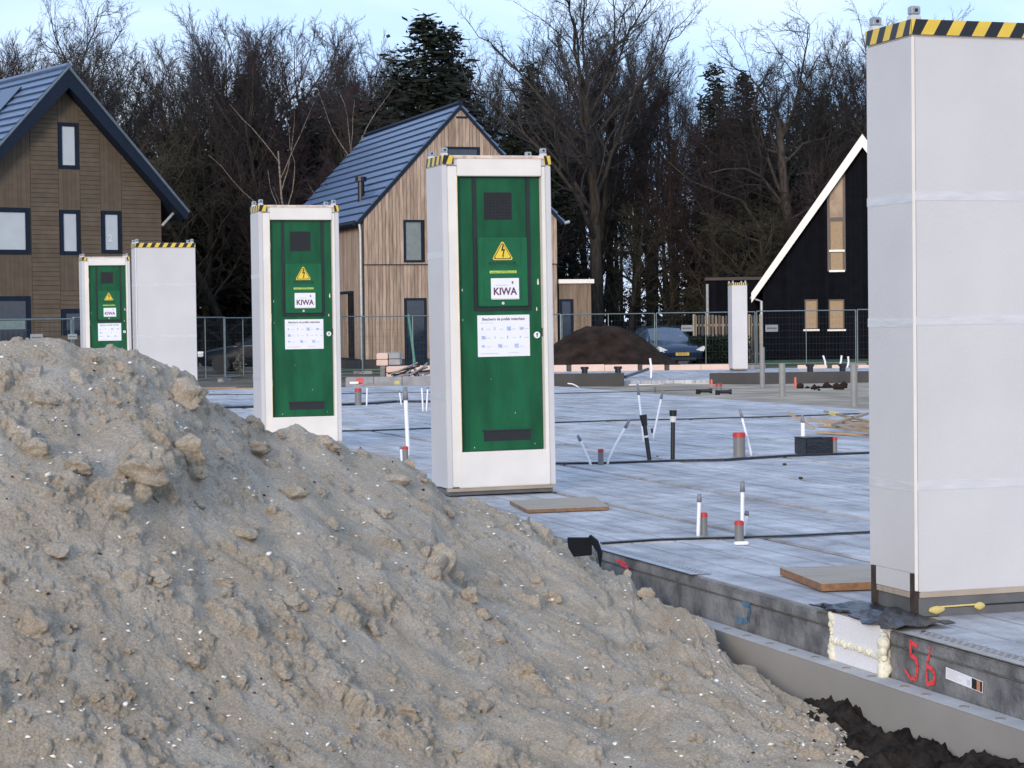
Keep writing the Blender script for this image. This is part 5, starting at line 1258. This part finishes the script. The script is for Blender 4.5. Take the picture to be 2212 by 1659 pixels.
def leaf_blob(n, rx, ry, rz_, s, seed, shape='box'):
    r_ = np.random.RandomState(seed); c = r_.uniform(-1, 1, (n, 3))
    if shape == 'ball': c /= np.maximum(np.linalg.norm(c, axis=1, keepdims=True), 1e-3) / r_.rand(n, 1) ** .4
    c = c * np.array([rx, ry, rz_]); c += .12 * rx * (r_.rand(n, 3) - .5)
    a = r_.normal(size=(n, 3)); a /= np.linalg.norm(a, axis=1, keepdims=True); b = np.cross(a, r_.normal(size=(n, 3))); b /= np.linalg.norm(b, axis=1, keepdims=True)
    ss = s * r_.uniform(.6, 1.4, (n, 1)); Vv = np.stack([c - a * ss, c + b * ss * .5, c + a * ss, c - b * ss * .5], 1).reshape(-1, 3)
    return Vv, np.arange(4 * n).reshape(-1, 4)
hp = at(1552, 770, 79.6); Vv, Ff = leaf_blob(5000, 1.1, .5, .62, .06, 3)
hd = thing('hedge', 'dark low hedge right of the blue car in front of the slat fence', 'hedge', (hp.x, 79.4, .12)); link('foliage', mesh_np('foliage', Vv, Ff, M_HEDGE), hd)
mb = MB()
for k in range(8): mb.tube((-.9 + k * .26, 0, -.6), (-.9 + k * .26 + .05, 0, .2), .02, .008, 5)
mb.build('stems', M_BARK, hd)
# lawns
tag(MB().box(at(1600, 700, 79).x, 26, 77, 85.5, -.5, -.30).build('lawn', M_GRASS), kind='structure')
tag(MB().box(at(735, 700, 79).x - .5, at(925, 700, 79).x, 76, 79.8, -.5, -.31).build('lawn_strip', M_GRASS), kind='structure')

# ================================================================== CARS
M_GK = mat('car_glass_dark', (.006, .009, .014), .12, spec=.2)
def car(label, paint, loc, rz, plate=True):
    t = thing('parked_car', label, 'car', loc, rz, 'cars parked beyond the fence')
    # stations along x: front at x = 0 (facing -x) -> rear at 4.5 ; rows (x, zbot, zbelt, ztop, hw_sill, hw_belt, hw_top)
    S = [(0.00, .42, .58, .62, .60, .66, .50), (.10, .28, .66, .72, .80, .82, .62), (.45, .22, .72, .82, .90, .91, .70), (1.0, .20, .80, .92, .92, .94, .74), (1.35, .20, .90, .98, .92, .94, .78),
         (1.75, .20, .93, 1.22, .92, .94, .70), (2.15, .20, .94, 1.44, .92, .94, .64), (2.7, .20, .95, 1.52, .92, .94, .63), (3.3, .20, .96, 1.49, .92, .94, .62), (3.85, .22, .98, 1.33, .91, .92, .62), (4.25, .30, .98, 1.06, .86, .86, .66), (4.40, .45, .80, .86, .74, .76, .6)]
    V_, Fb, Fg, Kg = [], [], [], []; ring = 11
    for (x, zb0, zm, zt0, a, b, c) in S:
        half = [(a * .86, zb0), (a, zb0 + .08), (b * 1.01, (zb0 + zm) / 2), (b, zm), (c, zt0 - .03 if zt0 - zm > .15 else zt0 - .01)]
        pts = half + [(0, zt0 + .012)] + [(-y, z) for y, z in reversed(half)]
        V_ += [(x, y, z) for y, z in pts]
    for k in range(len(S) - 1):
        cab = 4 <= k <= 8; glassroof = k in (4, 5, 9, 8)
        for i in range(ring - 1):
            f = (k * ring + i, k * ring + i + 1, (k + 1) * ring + i + 1, (k + 1) * ring + i)
            side = i in (3, 6); top = i in (4, 5)
            if cab and (side or (top and k in (4, 5, 8))): Fg.append(f); Kg.append((k, i))
            else: Fb.append(f)
        Fb.append((k * ring + ring - 1, k * ring, (k + 1) * ring, (k + 1) * ring + ring - 1))
    Fb.append(tuple(range(ring))); Fb.append(tuple(range(len(S) * ring - 1, len(S) * ring - ring - 1, -1)))
    mb = MB(); mb.add(V_, Fb); b = mb.build('body', paint, t, smooth=True)
    for nm, sel in (('windscreen', lambda k, i: k in (4, 5) and i in (4, 5)), ('side_window', lambda k, i: i == 3), ('side_window', lambda k, i: i == 6), ('rear_window', lambda k, i: k == 8 and i in (4, 5))):
        fs = [f for f, (k, i) in zip(Fg, Kg) if sel(k, i)]; idx = sorted({v for f in fs for v in f}); mp_ = {v: j for j, v in enumerate(idx)}
        mg = MB(); mg.add([V_[v] for v in idx], [tuple(mp_[v] for v in f) for f in fs]); mg.build(nm, M_CARG if plate else M_GK, t, smooth=True)
    for s in (-1, 1):
        MB().path([Vector((1.30, s * .86, .93)), Vector((1.75, s * .735, 1.215)), Vector((2.15, s * .66, 1.43)), Vector((2.7, s * .65, 1.505)), Vector((3.3, s * .64, 1.475)), Vector((3.9, s * .68, 1.25))], .022, 6).build('roof_pillar', paint, t)
        MB().path([Vector((1.3, s * .945, .92)), Vector((2.2, s * .952, .955)), Vector((3.2, s * .952, .97)), Vector((3.8, s * .93, 1.06))], .012, 6).build('window_trim', M_STEEL, t)
        MB().box(1.42, 1.62, s * 1.02 - .1, s * 1.02 + .1, .93, 1.06).build('mirror', paint, t, bevel=.03)
        MB().prism([(s * .48, .60), (s * .86, .76), (s * .90, .70), (s * .84, .57)], .02, .22, axis='x').build('headlight', M_LAMP, t)
        MB().prism([(s * .5, .80), (s * .82, .88), (s * .82, .80), (s * .5, .74)], 4.36, 4.43, axis='x').build('tail_light', M_RED, t)
        for x in (.85, 3.55):
            w = MB().tube((x, s * .74, .33), (x, s * .955, .33), .33, n=22).build('wheel', M_TYRE, t, bevel=.03)
            rm = MB().tube((x, s * .94, .33), (x, s * .962, .33), .22, n=16); 
            for q in range(5): rm.tube((x, s * .965, .33), (x + .2 * math.cos(q * 1.257), s * .965, .33 + .2 * math.sin(q * 1.257)), .02, n=4)
            rm.build('rim', M_RIM if plate else M_TYRE, w)
    MB().box(-.012, .12, -.55, .55, .24, .36).build('grille', M_BLACK, t, bevel=.02)
    if plate:
        p = MB().box(-.035, -.015, -.26, .26, .42, .53).build('licence_plate', M_PLATE, t)
        o = link('lettering', text_mesh('GZB-99-K', .085, M_INKD, 0, .001), p); o.location = (-.037, 0, .475); o.rotation_euler = (R(90), 0, R(-90))
        MB().box(1.62, 1.66, -.55, -.30, 1.08, 1.13).build('windscreen_card', M_PAPER, t)
    return t
Pc = at(1472, 782, 78.6); car('dark blue hatchback parked nose-on behind the brown soil heap', M_CARP, (Pc.x, 78.2, -.37), R(90 + 14))
Pk = at(412, 790, 73); car('black car seen side-on between the white cabinet and the second green door', M_CARK, (Pk.x, 75.8, -.30), R(-4), plate=False)
# little weed by the dark car
Vv, Ff = leaf_blob(160, .22, .2, .35, .06, 9, 'ball'); wp = at(519, 783, 70.5)
wd = thing('weed_plant', 'small pale weed in front of the dark car', 'plant', (wp.x, 70.4, wp.z - .1)); link('leaves', mesh_np('leaves', Vv, Ff, mat('weed', (.10, .10, .07), .9)), wd); MB().tube((0, 0, -.5), (0, 0, .2), .012, .006, 5).build('stem', M_BARK, wd)

# ================================================================== THE WOOD
def tubes_np(P0, P1, R0, R1, n):
    d = P1 - P0; d /= np.maximum(np.linalg.norm(d, axis=1, keepdims=True), 1e-6)
    ref = np.where(np.abs(d[:, 2:3]) > .9, np.array([[1., 0, 0]]), np.array([[0, 0, 1.]])); u_ = np.cross(d, ref); u_ /= np.linalg.norm(u_, axis=1, keepdims=True); w_ = np.cross(d, u_)
    t = np.arange(n) * 2 * math.pi / n; ct, st = np.cos(t)[None, :, None], np.sin(t)[None, :, None]
    ring = u_[:, None] * ct + w_[:, None] * st
    A_ = P0[:, None] + ring * R0[:, None, None]; B_ = P1[:, None] + ring * R1[:, None, None]
    Vv = np.concatenate([A_, B_], 1).reshape(-1, 3); base = (np.arange(len(P0)) * 2 * n)[:, None]; i = np.arange(n)[None]; j = (np.arange(n)[None] + 1) % n
    Fq = np.stack([base + i, base + j, base + n + j, base + n + i], -1).reshape(-1, 4)
    return Vv, Fq
def grow(rng, H, tr, p):
    """bare tree: returns list per level of segments"""
    lev = [[] for _ in range(6)]
    def branch(pos, d, L, r, lv):
        n = p['seg'][lv]; pts = [pos]; dirs = []
        for k in range(n):
            w = p['wob'][lv]; d = d + np.array([rng.gauss(0, w), rng.gauss(0, w), rng.gauss(0, w) + p['up'][lv]]); d /= np.linalg.norm(d); dirs.append(d)
            pts.append(pts[-1] + d * (L / n))
        for k in range(n): lev[lv].append((pts[k], pts[k + 1], r * (1 - .75 * k / n) if lv else r * (1 - .55 * k / n), r * (1 - .75 * (k + 1) / n) if lv else r * (1 - .55 * (k + 1) / n)))
        if lv >= p['levels']: return
        m = p['num'][lv]
        for c in range(m):
            f = p['start'][lv] + (1 - p['start'][lv]) * (c + rng.random()) / m; f = min(f, .999)
            k = min(int(f * n), n - 1); q = pts[k] + (pts[k + 1] - pts[k]) * (f * n - k); dd = dirs[k]
            a = rng.gauss(p['ang'][lv], .18); az = rng.random() * 6.283; u_ = np.cross(dd, [.3, .5, .8]); u_ /= np.linalg.norm(u_); w_ = np.cross(dd, u_)
            nd = dd * math.cos(a) + (u_ * math.cos(az) + w_ * math.sin(az)) * math.sin(a)
            branch(q, nd, L * p['len'][lv] * (1 - .45 * (f - p['start'][lv])) * rng.uniform(.7, 1.2), max(r * p['rad'][lv] * (1 - .5 * f), p['rmin']), lv + 1)
    branch(np.zeros(3), np.array([rng.gauss(0, .03), rng.gauss(0, .03), 1.]), H, tr, 0)
    return lev
OAK = dict(levels=4, seg=[7, 6, 4, 3, 2], wob=[.07, .26, .28, .3, .3], up=[.03, .11, .08, .04, .02], num=[15, 8, 7, 6], start=[.30, .2, .15, .1], ang=[.78, .75, .72, .7], len=[.60, .55, .52, .5], rad=[.46, .5, .5, .6], rmin=.0095)
BEECH = dict(levels=4, seg=[7, 5, 4, 2, 2], wob=[.03, .10, .12, .15, .2], up=[.02, .13, .10, .06, .03], num=[22, 9, 8, 7], start=[.22, .15, .1, .1], ang=[.65, .55, .55, .55], len=[.48, .5, .5, .5], rad=[.42, .5, .55, .6], rmin=.011)
BRUSH = dict(levels=4, seg=[5, 5, 4, 2, 2], wob=[.1, .2, .22, .25, .3], up=[0, .03, .03, 0, 0], num=[16, 8, 6, 6], start=[.08, .1, .1, .1], ang=[1.0, .8, .75, .7], len=[.6, .5, .5, .5], rad=[.45, .5, .55, .6], rmin=.012)
BIRCH = dict(levels=4, seg=[9, 7, 5, 3, 2], wob=[.09, .13, .15, .15, .2], up=[.02, .10, -.02, -.10, -.12], num=[9, 7, 6, 5], start=[.28, .25, .15, .1], ang=[.55, .6, .6, .6], len=[.55, .5, .5, .5], rad=[.62, .42, .5, .6], rmin=.010)
def make_bare(name, par, H, tr, seed, bark, twig):
    lev = grow(random.Random(seed), H, tr, par)
    t = thing(name, 'x', 'tree')
    def pack(levels, sides):
        Vs, Fs, o = [], [], 0
        for lv, n in zip(levels, sides):
            if not lev[lv]: continue
            a = lev[lv]; P0 = np.array([q[0] for q in a]); P1 = np.array([q[1] for q in a]); R0 = np.array([q[2] for q in a]); R1 = np.array([q[3] for q in a])
            Vv, Fq = tubes_np(P0, P1, R0, R1, n); Vs.append(Vv); Fs.append(Fq + o); o += len(Vv)
        return np.concatenate(Vs), np.concatenate(Fs)
    Vv, Fq = pack([0, 1], [9, 6]); link('trunk', mesh_np('trunk', Vv, Fq, bark, smooth=True), t)
    Vv, Fq = pack([2, 3, 4], [4, 3, 3]); link('crown', mesh_np('crown', Vv, Fq, twig), t)
    return t
def make_conifer(name, H, rb, seed, m=None, z0=.06):
    r_ = np.random.RandomState(seed); t = thing(name, 'x', 'tree')
    P0, P1, R0, R1 = [], [], [], []; leaf = []
    nz = 46
    for k in range(nz):
        f = (k + r_.rand() * 1.6 - .3) / nz; f = min(max(f, 0), .985); z = H * (z0 + (1 - z0) * f); L = rb * (1 - f) ** .85 * r_.uniform(.65, 1.15) + .15
        for b in range(6 if f < .8 else 4):
            z = H * (z0 + (1 - z0) * min(.985, f + r_.uniform(-.02, .02)))
            az = r_.rand() * 6.283; d = np.array([math.cos(az), math.sin(az), .25 - .55 * (1 - f) + r_.normal() * .1]); d /= np.linalg.norm(d); e = np.array([0, 0, z]) + d * L + np.array([0, 0, .12 * L])
            P0.append([0, 0, z]); P1.append(e); R0.append(.05 * (1 - f) + .015); R1.append(.008)
            n = int(14 + 24 * L)
            s = np.sqrt(r_.rand(n)); c = np.array([0, 0, z]) + (e - np.array([0, 0, z])) * s[:, None]; c += r_.normal(size=(n, 3)) * np.array([.30, .30, .42]) * (.5 + L * .22)
            leaf.append(c)
    c = np.concatenate(leaf); n = len(c); a = r_.normal(size=(n, 3)) * np.array([1, 1, .45]); a /= np.linalg.norm(a, axis=1, keepdims=True); b = np.cross(a, r_.normal(size=(n, 3))); b /= np.linalg.norm(b, axis=1, keepdims=True)
    ss = r_.uniform(.07, .22, (n, 1)); Vl = np.stack([c - a * ss, c + b * ss * .32, c + a * ss, c - b * ss * .32], 1).reshape(-1, 3)
    tr = [np.array([[0, 0, -.3]]), np.array([[0, 0, H * .97]])]; Vt, Ft = tubes_np(tr[0], tr[1], np.array([.22]), np.array([.02]), 8)
    Vb, Fb = tubes_np(np.array(P0), np.array(P1), np.array(R0), np.array(R1), 3)
    link('trunk', mesh_np('trunk', np.concatenate([Vt, Vb]), np.concatenate([Ft, Fb + len(Vt)]), M_BARK), t)
    link('crown', mesh_np('crown', Vl, np.arange(4 * n).reshape(-1, 4), m or M_NEEDLE), t)
    return t
def make_evergreen(name, H, rx, seed):
    """loose broad evergreen: clumps of leaves on limbs"""
    rg = random.Random(seed); r_ = np.random.RandomState(seed); lev = grow(rg, H, .2, dict(OAK, levels=2, num=[16, 6, 0, 0], start=[.12, .2, .1, .1])); t = thing(name, 'x', 'tree')
    a = lev[0] + lev[1] + lev[2]; Vt, Ft = tubes_np(np.array([q[0] for q in a]), np.array([q[1] for q in a]), np.array([q[2] for q in a]), np.array([q[3] for q in a]), 5)
    link('trunk', mesh_np('trunk', Vt, Ft, M_BARK), t)
    c = np.array([q[1] for q in lev[2]]); c = np.repeat(c, 16, 0) + r_.normal(size=(len(c) * 16, 3)) * np.array([.55, .55, .40]); n = len(c)
    a = r_.normal(size=(n, 3)); a /= np.linalg.norm(a, axis=1, keepdims=True); b = np.cross(a, r_.normal(size=(n, 3))); b /= np.linalg.norm(b, axis=1, keepdims=True); ss = r_.uniform(.06, .19, (n, 1))
    link('crown', mesh_np('crown', np.stack([c - a * ss, c + b * ss * .6, c + a * ss, c - b * ss * .6], 1).reshape(-1, 3), np.arange(4 * n).reshape(-1, 4), M_EVERG), t)
    return t
PRO = {}
PRO['oak1'] = make_bare('oak_tree', dict(OAK, wob=[.02, .16, .22, .28, .3], start=[.42, .2, .12, .1], num=[17, 9, 7, 7], ang=[.62, .6, .62, .65], len=[.60, .5, .5, .5]), 15, .40, 31, M_BARK, M_TWIG)
PRO['oak2'] = make_bare('oak_tree', dict(OAK, start=[.38, .2, .12, .1], num=[14, 9, 7, 7], wob=[.05, .3, .32, .34, .3], up=[.02, .08, .06, .03, .02]), 13, .34, 47, M_BARK, M_TWIG)
PRO['beech1'] = make_bare('beech_tree', BEECH, 16, .26, 5, M_BARK, M_TWIG); PRO['beech2'] = make_bare('beech_tree', BEECH, 16, .24, 9, M_BARK, M_TWIGR)
PRO['brush1'] = make_bare('scrub_tree', BRUSH, 8, .16, 3, M_BARK, M_TWIGM); PRO['brush2'] = make_bare('scrub_tree', BRUSH, 8, .15, 17, M_BARK, M_TWIGR)
PRO['birch1'] = make_bare('birch_tree', BIRCH, 14, .12, 23, M_BIRCH, M_TWIGR)
PRO['fir1'] = make_conifer('fir_tree', 14, 3.2, 2); PRO['fir2'] = make_conifer('fir_tree', 14, 2.6, 6)
PRO['ever1'] = make_evergreen('evergreen_tree', 10, 4, 4); PRO['ever2'] = make_evergreen('evergreen_tree', 10, 4, 8)
NAT = {k: max(float(np.percentile(np.array([v.co.z for v in c.data.vertices]), 99.6)) for c in o.children) for k, o in PRO.items()}
used = set()
KIND = {'oak': 'bare spreading oak in the wood behind the houses', 'beech': 'bare upright beech in the wood behind the houses', 'brush': 'low twiggy scrub tree at the edge of the wood', 'birch': 'pale-stemmed birch in the wood', 'fir': 'dark fir in the wood behind the houses', 'ever': 'dark leafy evergreen in the wood behind the houses'}
def plant(kind, x, Y, ytop=None, H=None, label=None, rz=None, sxy=1.0, h0=None):
    pr = PRO[kind]; o = pr if kind not in used else copy_tree(pr); used.add(kind)
    nat = NAT[kind]
    if H is None: H = at(x, ytop, Y).z + .5
    s = H / nat; P = at(x, 690, Y)
    o.location = (P.x, Y, -.5); o.scale = (s * sxy, s * sxy, s); o.rotation_euler = (0, 0, rnd.uniform(0, 6.28) if rz is None else rz)
    k = kind.rstrip('12')
    place = 'behind the brown house' if x < 330 else 'between the brown and larch houses' if x < 680 else 'above the larch house' if x < 1190 else 'between the larch and black houses' if x < 1560 else 'behind the black house'
    row = 'nearer' if Y < 107 else 'deeper' if Y < 122 else 'deepest'
    ad = {'oak': 'bare spreading oak', 'beech': 'bare upright beech', 'brush': 'low twiggy scrub tree', 'fir': 'dark fir', 'ever': 'dark leafy evergreen', 'birch': 'pale birch'}[k]
    o['label'] = label or '%s %s in the wood %s' % (row, ad, place); o['group'] = {'oak': 'oaks', 'beech': 'beeches', 'brush': 'scrub trees', 'birch': 'birches', 'fir': 'firs', 'ever': 'evergreens'}[k] + ' of the wood'
    return o
# trees one can point at
plant('oak1', 1292, 98, -120, label='tallest bare oak, thick trunk right of the largest cabinet, crown cut by photo top', rz=.6)
plant('oak2', 1715, 100, 30, label='bare oak with crooked spreading branches above the black house roof', rz=2.2, sxy=1.15)
plant('birch1', 712, 95, 150, label='birch with pale forked stem left of the larch house roof', rz=1.0)
plant('birch1', 655, 97, 190, label='thinner pale birch beside the forked one', rz=3.1)
plant('fir1', 925, 101, 52, label='broad dark fir with pointed top above the larch house roof', sxy=1.75)
plant('fir2', 985, 104, 75, label='second pointed dark fir just right of the broad one', sxy=1.2); plant('fir2', 1155, 103, 150, label='dark fir between the firs above the roof and the tallest oak', sxy=1.2)
plant('fir2', 1545, 112, 155, label='dark fir top showing left of the crooked oak', sxy=1.1); plant('fir1', 1610, 114, 168, label='lower dark fir top under the crooked oak')
plant('beech1', 440, 104, 28, label='dense upright beech group left of centre, above the brown house eave', sxy=1.1)
plant('beech2', 600, 105, 45, label='reddish bare beech behind the pale birch', sxy=1.05)
plant('oak2', 200, 104, -25, label='tall bare tree above the ridge of the brown house', rz=4.4, sxy=.8)
plant('oak1', 1930, 103, 40, rz=3.9, label='bare oak half hidden behind the tall right cabinet')
# the mass of the wood
rr = random.Random(99)
top = lambda x: np.interp(x, [-200, 0, 120, 200, 300, 350, 450, 560, 640, 740, 800, 870, 950, 1030, 1100, 1160, 1250, 1400, 1480, 1560, 1640, 1800, 2000, 2300], [80, 60, 110, 30, 90, 110, 40, 55, 50, 80, 130, 95, 60, 110, 130, 160, 40, 40, 160, 190, 150, 60, 40, 60])
for i in range(24):
    x = -160 + i * 96 + rr.uniform(-25, 25); plant(rr.choice(['beech1', 'beech2', 'beech1']), x, rr.uniform(102, 112), top(x) + rr.uniform(-25, 45), sxy=rr.uniform(.8, 1.1))
for i in range(34):
    x = -200 + i * 70 + rr.uniform(-25, 25); plant(rr.choice(['beech1', 'beech2']), x, rr.uniform(118, 138), top(x) + rr.uniform(-15, 50), sxy=rr.uniform(.85, 1.2))
for i in range(24):
    x = -160 + i * 98 + rr.uniform(-25, 25)
    if 1200 < x < 1545: continue
    yt_ = max(top(x) + 130, 200) + rr.uniform(-30, 110) + (90 if 1180 < x < 1600 else 0); plant(rr.choice(['ever1', 'ever2', 'fir1', 'fir2']), x, rr.uniform(108, 124), yt_, sxy=rr.uniform(1.0, 1.4))
for i in range(26):
    x = -150 + i * 90 + rr.uniform(-25, 25); plant(rr.choice(['brush1', 'brush2', 'brush1']), x, rr.uniform(97, 106), rr.uniform(330, 470) - (90 if 200 < x < 650 else 0) + (60 if 1200 < x < 1545 else 0), sxy=rr.uniform(1.1, 1.5))
for i in range(16):
    x = -150 + i * 150 + rr.uniform(-30, 30)
    if 1190 < x < 1570: continue
    plant(rr.choice(['ever1', 'ever2']), x, rr.uniform(126, 150), rr.uniform(300, 420), sxy=1.6)
# distant wood seen as one mass between the trunks
r_ = np.random.RandomState(77); n = 42000
X = r_.uniform(-62, 62, n); Y = r_.uniform(150, 172, n)
Z = 13.5 * r_.rand(n) ** .8 * (1 + .25 * np.sin(X * .35))
thin = (X > 2) & (X < 17) & (Z > 3.2) & (Z < 10.5) & (r_.rand(n) < .72); X = np.where(thin, r_.uniform(-62, 0, n), X)
c = np.stack([X, Y, Z], -1); a = r_.normal(size=(n, 3)); a /= np.linalg.norm(a, axis=1, keepdims=True); b = np.cross(a, r_.normal(size=(n, 3))); b /= np.linalg.norm(b, axis=1, keepdims=True); ss = r_.uniform(.12, .42, (n, 1))
Vl = np.stack([c - a * ss, c + b * ss * .5, c + a * ss, c - b * ss * .5], 1).reshape(-1, 3)
m_ = 420; tx = r_.uniform(-62, 62, m_); ty = r_.uniform(140, 172, m_); P0 = np.stack([tx, ty, np.full(m_, -.5)], -1); P1 = P0 + np.stack([r_.normal(size=m_) * .6, r_.normal(size=m_) * .6, r_.uniform(12, 18, m_)], -1)
Vt, Ft = tubes_np(P0, P1, r_.uniform(.1, .24, m_), np.full(m_, .03), 5)
fw = link('far_wood', mesh_np('far_wood', np.concatenate([Vl, Vt]), np.concatenate([np.arange(4 * n).reshape(-1, 4), Ft + len(Vl)]), M_EVERG)); tag(fw, 'far wood reading as one dark mass behind the trees', 'wood', kind='stuff')
